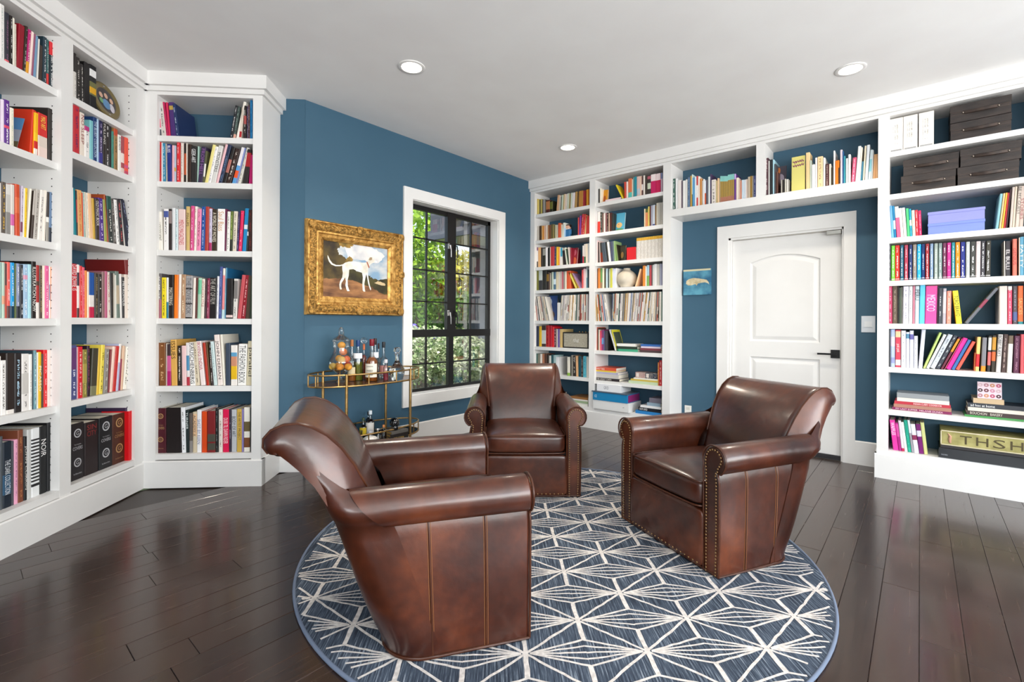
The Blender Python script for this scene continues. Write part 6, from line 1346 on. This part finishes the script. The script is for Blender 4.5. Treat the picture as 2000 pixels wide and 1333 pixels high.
# apothecary jar with fruit
x, y = at_tray(666, 747, TZ1)
jar = empty('glass_jar', T(x, y, TZ1+.001), 'footed glass apothecary jar holding fruit on the bar cart', 'jar')
MB().lathe([(.050, 0), (.046, .008), (.018, .03), (.018, .05), (.034, .072), (.07, .095), (.094, .14), (.092, .18), (.070, .22), (.060, .255), (.062, .30), (.066, .325)], 28, cap=False).build('bowl', CGL, jar, smooth=60)
MB().lathe([(.070, .325), (.076, .332), (.060, .352), (.030, .372), (.020, .385), (.026, .395), (.018, .408), (.022, .420), (.014, .436), (.002, .444)], 24, cap=False).build('lid', CGL, jar, smooth=60)
fr_ = [(-.035, -.045, .128, 'e0913a'), (.03, -.055, .125, 'e8a03a'), (.06, .0, .135, 'c82a34'), (-.06, .02, .13, 'd8b04a'), (.0, .04, .13, 'e8a03a'), (-.02, -.04, .185, 'dfae55'), (.035, -.02, .185, 'e0642c'), (0, .03, .19, 'e8a03a'), (.012, -.012, .245, 'd8702c'), (.0, -.006, .298, 'e09a3a')]
for i, (dx, dy, dz, c) in enumerate(fr_):
    o = empty('fruit', T(x+dx, y+dy, TZ1+dz), ['orange', 'bright orange', 'red', 'yellow', 'amber', 'pale yellow', 'orange red', 'deep amber', 'dark orange', 'golden'][i]+' fruit inside the footed glass jar, '+['bottom layer', 'bottom layer front', 'bottom layer side', 'bottom layer rear', 'bottom layer middle', 'middle layer', 'middle layer side', 'middle layer rear', 'under the top piece', 'at the very top'][i], 'fruit', 'fruit in the jar')
    MB().sphere((0, 0, 0), .031, 16, 10, (1, 1, .92)).build('flesh', noise_mix(mat('fruit_'+c+str(i), c, .45), c, c, 10, bump=.1, bscale=200), o, smooth=60)
    MB().lathe([(.003, .027), (.0018, .034)], 6).build('stem', M_('5a6a2a'), o)
# lower tier
def lp(x, y): return 660+x/12.5, 780+y/12.5
for i, (u, v) in enumerate((lp(160, 870), lp(340, 860), lp(300, 1090), lp(480, 1080))):
    x, y = at_tray(u, v, TZ2)
    e = empty('tumbler', T(x, y, TZ2+.001), ['cut glass tumbler at the back left of the lower cart tier', 'cut glass tumbler behind the front pair on the lower cart tier', 'front cut glass tumbler nearest the brass post', 'front cut glass tumbler beside the white stand'][i], 'glass', 'cut glass tumblers')
    MB().lathe([(.030, 0), (.033, .004), (.036, .05), (.038, .095), (.035, .095), (.033, .02), (.002, .016)], 14, cap=False).build('glass', CGL, e, smooth=15)
    bm_ = MB()
    for k in range(14): t = 2*math.pi*k/14; bm_.tube([(.0345*math.cos(t), .0345*math.sin(t), .01), (.0372*math.cos(t+.3), .0372*math.sin(t+.3), .06)], .0016, 4)
    o = bm_.build('cut_pattern', CUT, e, smooth=60); o['kind'] = 'stuff'
bottle('bottle', *lp(620, 890), TZ2, .030, .150, 'dark liqueur bottle with yellow label on the lower cart tier', '3a4a2a', '2a160c', ('d8b824', .06, .46), None, .42, .95)
bottle('bottle', *lp(790, 870), TZ2, .036, .205, 'bitters bottle with red and white label and white cap', 'e6ecf0', '2a1414', ('e2dcd4', .06, .52), None, .36, .9)
bottle('bottle', *lp(740, 800), TZ2, .022, .175, 'black bottle behind the bitters on the lower cart tier', '141416', '141416', None, None, .3, .9)
bottle('bottle', *lp(1115, 1010), TZ2, .024, .125, 'small dark bottle with copper cap on the lower cart tier', 'b8743c', '241410', None, None, .3, .95)
x, y = at_tray(*lp(790, 1000), TZ2)
e = empty('faceted_stand', T(x, y, TZ2+.001, .5), 'white faceted stand with a pointed top on the lower cart tier', 'ornament')
MB().lathe([(.058, 0), (.060, .012), (.040, .028), (.012, .034)], 6).build('base', M_('e6e2dc'), e); MB().lathe([(.004, .034), (.018, .062), (.022, .075), (.002, .078)], 6).build('cone', M_('d8d6da'), e)
x, y = at_tray(*lp(990, 960), TZ2); e = empty('jigger', T(x, y, TZ2+.001), 'small cone shaped cocktail jigger beside the white stand', 'jigger'); MB().lathe([(.022, 0), (.004, .034), (.025, .075), (.023, .075), (.003, .036)], 16, cap=False).build('cup', CHROME, e, smooth=50); MB().lathe([(.0042, .030), (.0055, .034), (.0042, .038)], 12).build('waist', CHROME, e)
x, y = at_tray(*lp(1440, 950), TZ2)
z_ = TZ2+.001
for i, (c, s_, ik) in enumerate((('1c1a18', 'BAR CODE', 'c8a050'), ('241d1a', None, 'c8a050'), ('5a5652', None, 'fff'))):
    e = empty('cocktail_book', T(x, y+.02, z_, R(-8+i*5)), ['black cocktail book with gold lettering at the bottom under the skull', 'dark brown cocktail book in the middle under the skull', 'grey book directly under the black skull'][i], 'book', 'books under the skull'); th = .022
    MB().box(-.085, .085, -.06, .06, 0, .002).build('board', M_(c), e); MB().box(-.085, .085, -.06, .06, th-.002, th).build('board', M_(c), e); MB().box(-.085, .085, -.06, -.057, .002, th-.002).build('spine', M_(c), e); MB().box(-.082, .082, -.057, .057, .002, th-.002).build('pages', mat('gilt_pages', 'b08c4a', .4, .5), e)
    if s_: lettering(s_, e, Matrix.Translation((0, -.0606, th/2)) @ UPR, .09, th*.5, ik)
    z_ += th+.0005
sk = empty('skull_ornament', T(x-.01, y+.02, z_, R(-25)), 'glossy black skull ornament standing on the books of the lower cart tier', 'ornament')
BLK = mat('gloss_black', '0c0c0e', .12, coat=.5)
def skf(a, b_, c):
    if c < -.02: a *= .78
    return a, b_, c
MB().sellip((0, .005, .055), (.040, .050, .042), .9, .9, 28, 18, skf).build('cranium', BLK, sk, smooth=70); MB().sellip((0, -.028, .020), (.024, .022, .020), .6, .7, 18, 10).build('jaw', BLK, sk, smooth=70)
HOL = M_('050505', .6)
for s_ in (-1, 1): MB().sphere((s_*.016, -.041, .050), .0105, 10, 8, (1, .5, 1)).build('eye_socket', HOL, sk, smooth=60)
MB().sphere((0, -.046, .034), .006, 8, 6, (.8, .5, 1.2)).build('nose_hole', HOL, sk, smooth=60)

# ================================================================ garden outside the window
def leaf_mat(name, c1, c2, tl=.35):
    m = D.materials.new(name); m.use_nodes = True; n, l = m.node_tree.nodes, m.node_tree.links; n.remove(n['Principled BSDF'])
    tc = n.new('ShaderNodeTexCoord'); t = n.new('ShaderNodeTexNoise'); t.inputs['Scale'].default_value = 7; l.new(tc.outputs['Object'], t.inputs[0])
    r = n.new('ShaderNodeValToRGB'); r.color_ramp.elements[0].position = .35; r.color_ramp.elements[0].color = lin(c1); r.color_ramp.elements[1].position = .65; r.color_ramp.elements[1].color = lin(c2); l.new(t.outputs[0], r.inputs[0])
    df = n.new('ShaderNodeBsdfDiffuse'); ts = n.new('ShaderNodeBsdfTranslucent'); mx = n.new('ShaderNodeMixShader'); mx.inputs[0].default_value = tl
    l.new(r.outputs[0], df.inputs[0]); l.new(r.outputs[0], ts.inputs[0]); l.new(df.outputs[0], mx.inputs[1]); l.new(ts.outputs[0], mx.inputs[2]); l.new(mx.outputs[0], n['Material Output'].inputs[0])
    return m
BARK = noise_mix(mat('bark', '5a4636', .9), '43352a', '77614e', 20)
def shrub(name, label, c, rad, n, size, mtl, seed, shell=.45, stems=4, group='shrubs in the garden', droop=0):
    g = random.Random(seed); e = empty(name, T(c[0], c[1], c[2]-rad[2]), label, 'shrub' if rad[2] < 1.2 else 'tree', group)
    b = MB()
    for _ in range(n):
        while True:
            v = Vector((g.uniform(-1, 1), g.uniform(-1, 1), g.uniform(-1, 1)))
            if shell < v.length < 1: break
        p = Vector((v.x*rad[0], v.y*rad[1], v.z*rad[2]+rad[2]))
        d = Vector((g.uniform(-1, 1), g.uniform(-1, 1), g.uniform(-.6, .8)-droop)).normalized(); s = d.cross(Vector((g.uniform(-1, 1), g.uniform(-1, 1), g.uniform(-1, 1)))).normalized()
        L = size*g.uniform(.6, 1.3); W = L*.30
        i = b.vs([p, p+d*L*.5+s*W, p+d*L, p+d*L*.5-s*W]); b.face((i, i+1, i+2, i+3))
    o = b.build('foliage', mtl, e); o['kind'] = 'stuff'
    for k in range(stems):
        q = Vector((g.uniform(-.7, .7)*rad[0], g.uniform(-.7, .7)*rad[1], rad[2]*g.uniform(1.2, 1.8)))
        MB().tube([(g.uniform(-.1, .1), g.uniform(-.1, .1), -.25-(c[2]-rad[2])), q*.4+Vector((g.uniform(-.1, .1), 0, .05)), q*.7, q], [.03, .022, .016, .006], 6).build('stem', BARK, e, smooth=60)
    return e
GZ = -.25
g_ = struct(MB().box(-2, 22, YW+.17, 26, GZ-.1, GZ).build('ground', noise_mix(mat('garden_soil', '4a4a2a', .95), '3a3422', '5f6a34', 4))); tag(g_, 'garden soil and lawn outside the window', 'ground')
def gp(px, py, y): return on(px, py, NY, y)
LG = leaf_mat('leaf_bright', '6f9a2e', 'a8c64a'); LM = leaf_mat('leaf_mid', '3f6a2a', '6f9040'); LY = leaf_mat('leaf_yellow', 'a8a83a', 'd2c85a'); LR = leaf_mat('leaf_russet', '8a4a3a', 'b87a4a'); LW = leaf_mat('leaf_variegated', '6a8a4a', 'd8dcc0'); LD = leaf_mat('leaf_dark', '2c4a22', '4a6a30')
p = gp(815, 500, 8.0); shrub('weeping_tree', 'bright green weeping tree at the window edge of the garden', (p.x-.3, p.y, 2.6), (.95, .9, 1.5), 2600, .17, LG, 1, .2, 4, droop=.7)
p = gp(850, 545, 8.6); shrub('russet_shrub', 'russet pink shrub in the middle of the garden', (p.x, p.y, 1.75), (.8, .7, .95), 2200, .12, LR, 2, .2, 6)
p = gp(905, 520, 8.2); shrub('yellow_shrub', 'yellow green sunlit shrub near the grey house wall', (p.x+.1, p.y, 2.05), (.75, .7, .85), 2600, .12, LY, 3, .2, 6)
p = gp(890, 600, 7.6); shrub('olive_shrub', 'olive green shrub below the sunlit yellow shrub', (p.x, p.y, 1.15), (.85, .6, .75), 2400, .11, LM, 4, .25, 5)
p = gp(820, 610, 7.4); shrub('mixed_shrub', 'loose branching shrub below the weeping tree', (p.x, p.y, 1.05), (.6, .6, .7), 1300, .11, LM, 5, .2, 7)
p = gp(835, 690, 6.2); shrub('variegated_shrub', 'white and green variegated shrub low in the garden', (p.x, p.y, .65), (.75, .45, .48), 2600, .08, LW, 6, .35, 4)
p = gp(900, 690, 6.0); shrub('variegated_shrub', 'second variegated shrub beside the grey house wall', (p.x, p.y, .55), (.65, .45, .5), 2400, .08, LW, 7, .35, 4)
for i in range(7): shrub('hedge_plant', 'dark green hedge plant, %s from the house wing, behind the shrubs' % ordinal(i+1), (9.6-i*1.15, 11.5+i*.25, 1.5+(i % 3)*.25), (.95, .6, 1.9+(i % 2)*.35), 1700, .2, LD if i % 2 else LM, 20+i, .3, 2, group='hedge plants')
# strap leaved lilies and purple flower heads
def lily(px, py, y, seed, label, n=34, L=.75):
    g = random.Random(seed); q = gp(px, py, y); e = empty('lily_clump', T(q.x, q.y, GZ), label, 'plant', 'strap leaved clumps')
    for _ in range(n):
        an = g.uniform(0, 2*math.pi); s = g.uniform(.5, 1.1)*L; w = g.uniform(.012, .02); rows = []
        for k in range(7):
            t = k/6; r = s*.55*t; z = s*(1.5*t-1.0*t*t*g.uniform(.9, 1.05)); wd_ = w*(1-t)**.6+.0008
            rows.append([(r*math.cos(an)-wd_*math.sin(an), r*math.sin(an)+wd_*math.cos(an), z+.0), (r*math.cos(an)+wd_*math.sin(an), r*math.sin(an)-wd_*math.cos(an), z)])
        b = MB(); b.grid(rows); b.build('leaf', LG if g.random() < .4 else LM, e, smooth=60)
lily(812, 740, 5.0, 31, 'strap leaved clump at the window edge of the bed'); lily(845, 745, 4.9, 32, 'strap leaved clump in the middle of the bed'); lily(885, 740, 4.9, 33, 'strap leaved clump nearer the house wall')
PURP = mat('purple_flower', '6a5ac0', .8); WFL = mat('white_flower', 'e8e8dc', .8)
for i, (u, v, y) in enumerate(((808, 640, 6.6), (848, 664, 6.4))):
    q = gp(u, v, y); e = empty('flower', T(q.x, q.y, GZ), ['purple lily flower head on a tall stem, window edge', 'purple lily flower head on a tall stem among the shrubs'][i], 'flower', 'purple flower heads')
    MB().tube([(0, 0, 0), (.01, 0, (q.z-GZ)*.6), (0, 0, q.z-GZ)], .006, 6).build('stem', LM, e); b = MB(); gg = random.Random(i)
    for _ in range(70):
        d = Vector((gg.gauss(0, 1), gg.gauss(0, 1), gg.gauss(0, 1))).normalized(); b.tube([Vector((0, 0, q.z-GZ))+d*.02, Vector((0, 0, q.z-GZ))+d*.07], [.002, .009], 4)
    o = b.build('florets', PURP, e); o['kind'] = 'stuff'
# grey house wing beyond the window
HW = noise_mix(mat('grey_siding', '6d737c', .8), '646a73', '777d86', 3); ROOF = mat('slate_shingle', '4a4d55', .85); SOF = mat('white_soffit', 'd5d8dc', .6); FAS = mat('dark_fascia', '4f535c', .6)
hw = empty('house_wing', T(0, 0, GZ), 'grey sided house wing with white soffit and slate roof outside the window', 'house')
hx0, hy0 = 6.15, 6.15
for k in range(13): MB().prism([(hy0-.012, k*.22), (hy0+.0, k*.22), (hy0+.0, k*.22+.22), (hy0-.002, k*.22+.22)], hx0-.002, hx0+2.2, axes='yz').build('siding_board', HW, hw)
MB().box(hx0-.02, hx0+.07, hy0-.02, hy0+.07, 0, 2.86).build('corner_board', FAS, hw)
MB().box(hx0, hx0+2.2, hy0, hy0+.16, 0, 2.86).build('wall_core', HW, hw)
MB().box(hx0-.85, hx0+2.4, hy0-.75, hy0+.3, 2.86, 2.90).build('soffit', SOF, hw)
MB().box(hx0-.88, hx0+2.4, hy0-.78, hy0-.74, 2.84, 3.0).build('fascia', FAS, hw); MB().box(hx0-.89, hx0-.85, hy0-.78, hy0+.3, 2.84, 3.0).build('fascia', FAS, hw)
for j in range(6):
    z0, y0 = 3.0+j*.085, hy0-.80+j*.14
    for k in range(14):
        x0 = hx0-.92+j*.05+k*.24+(.12 if j % 2 else 0); MB().box(x0, x0+.235, y0, y0+.18, z0, z0+.02).build('shingle', ROOF, hw, matrix=Matrix.Identity(4))
MB().prism([(hy0-.7, 2.98), (hy0+.3, 2.98), (hy0+.3, 3.55), (hy0+.1, 3.5)], hx0-.8, hx0+2.4, axes='yz').build('roof_core', ROOF, hw)
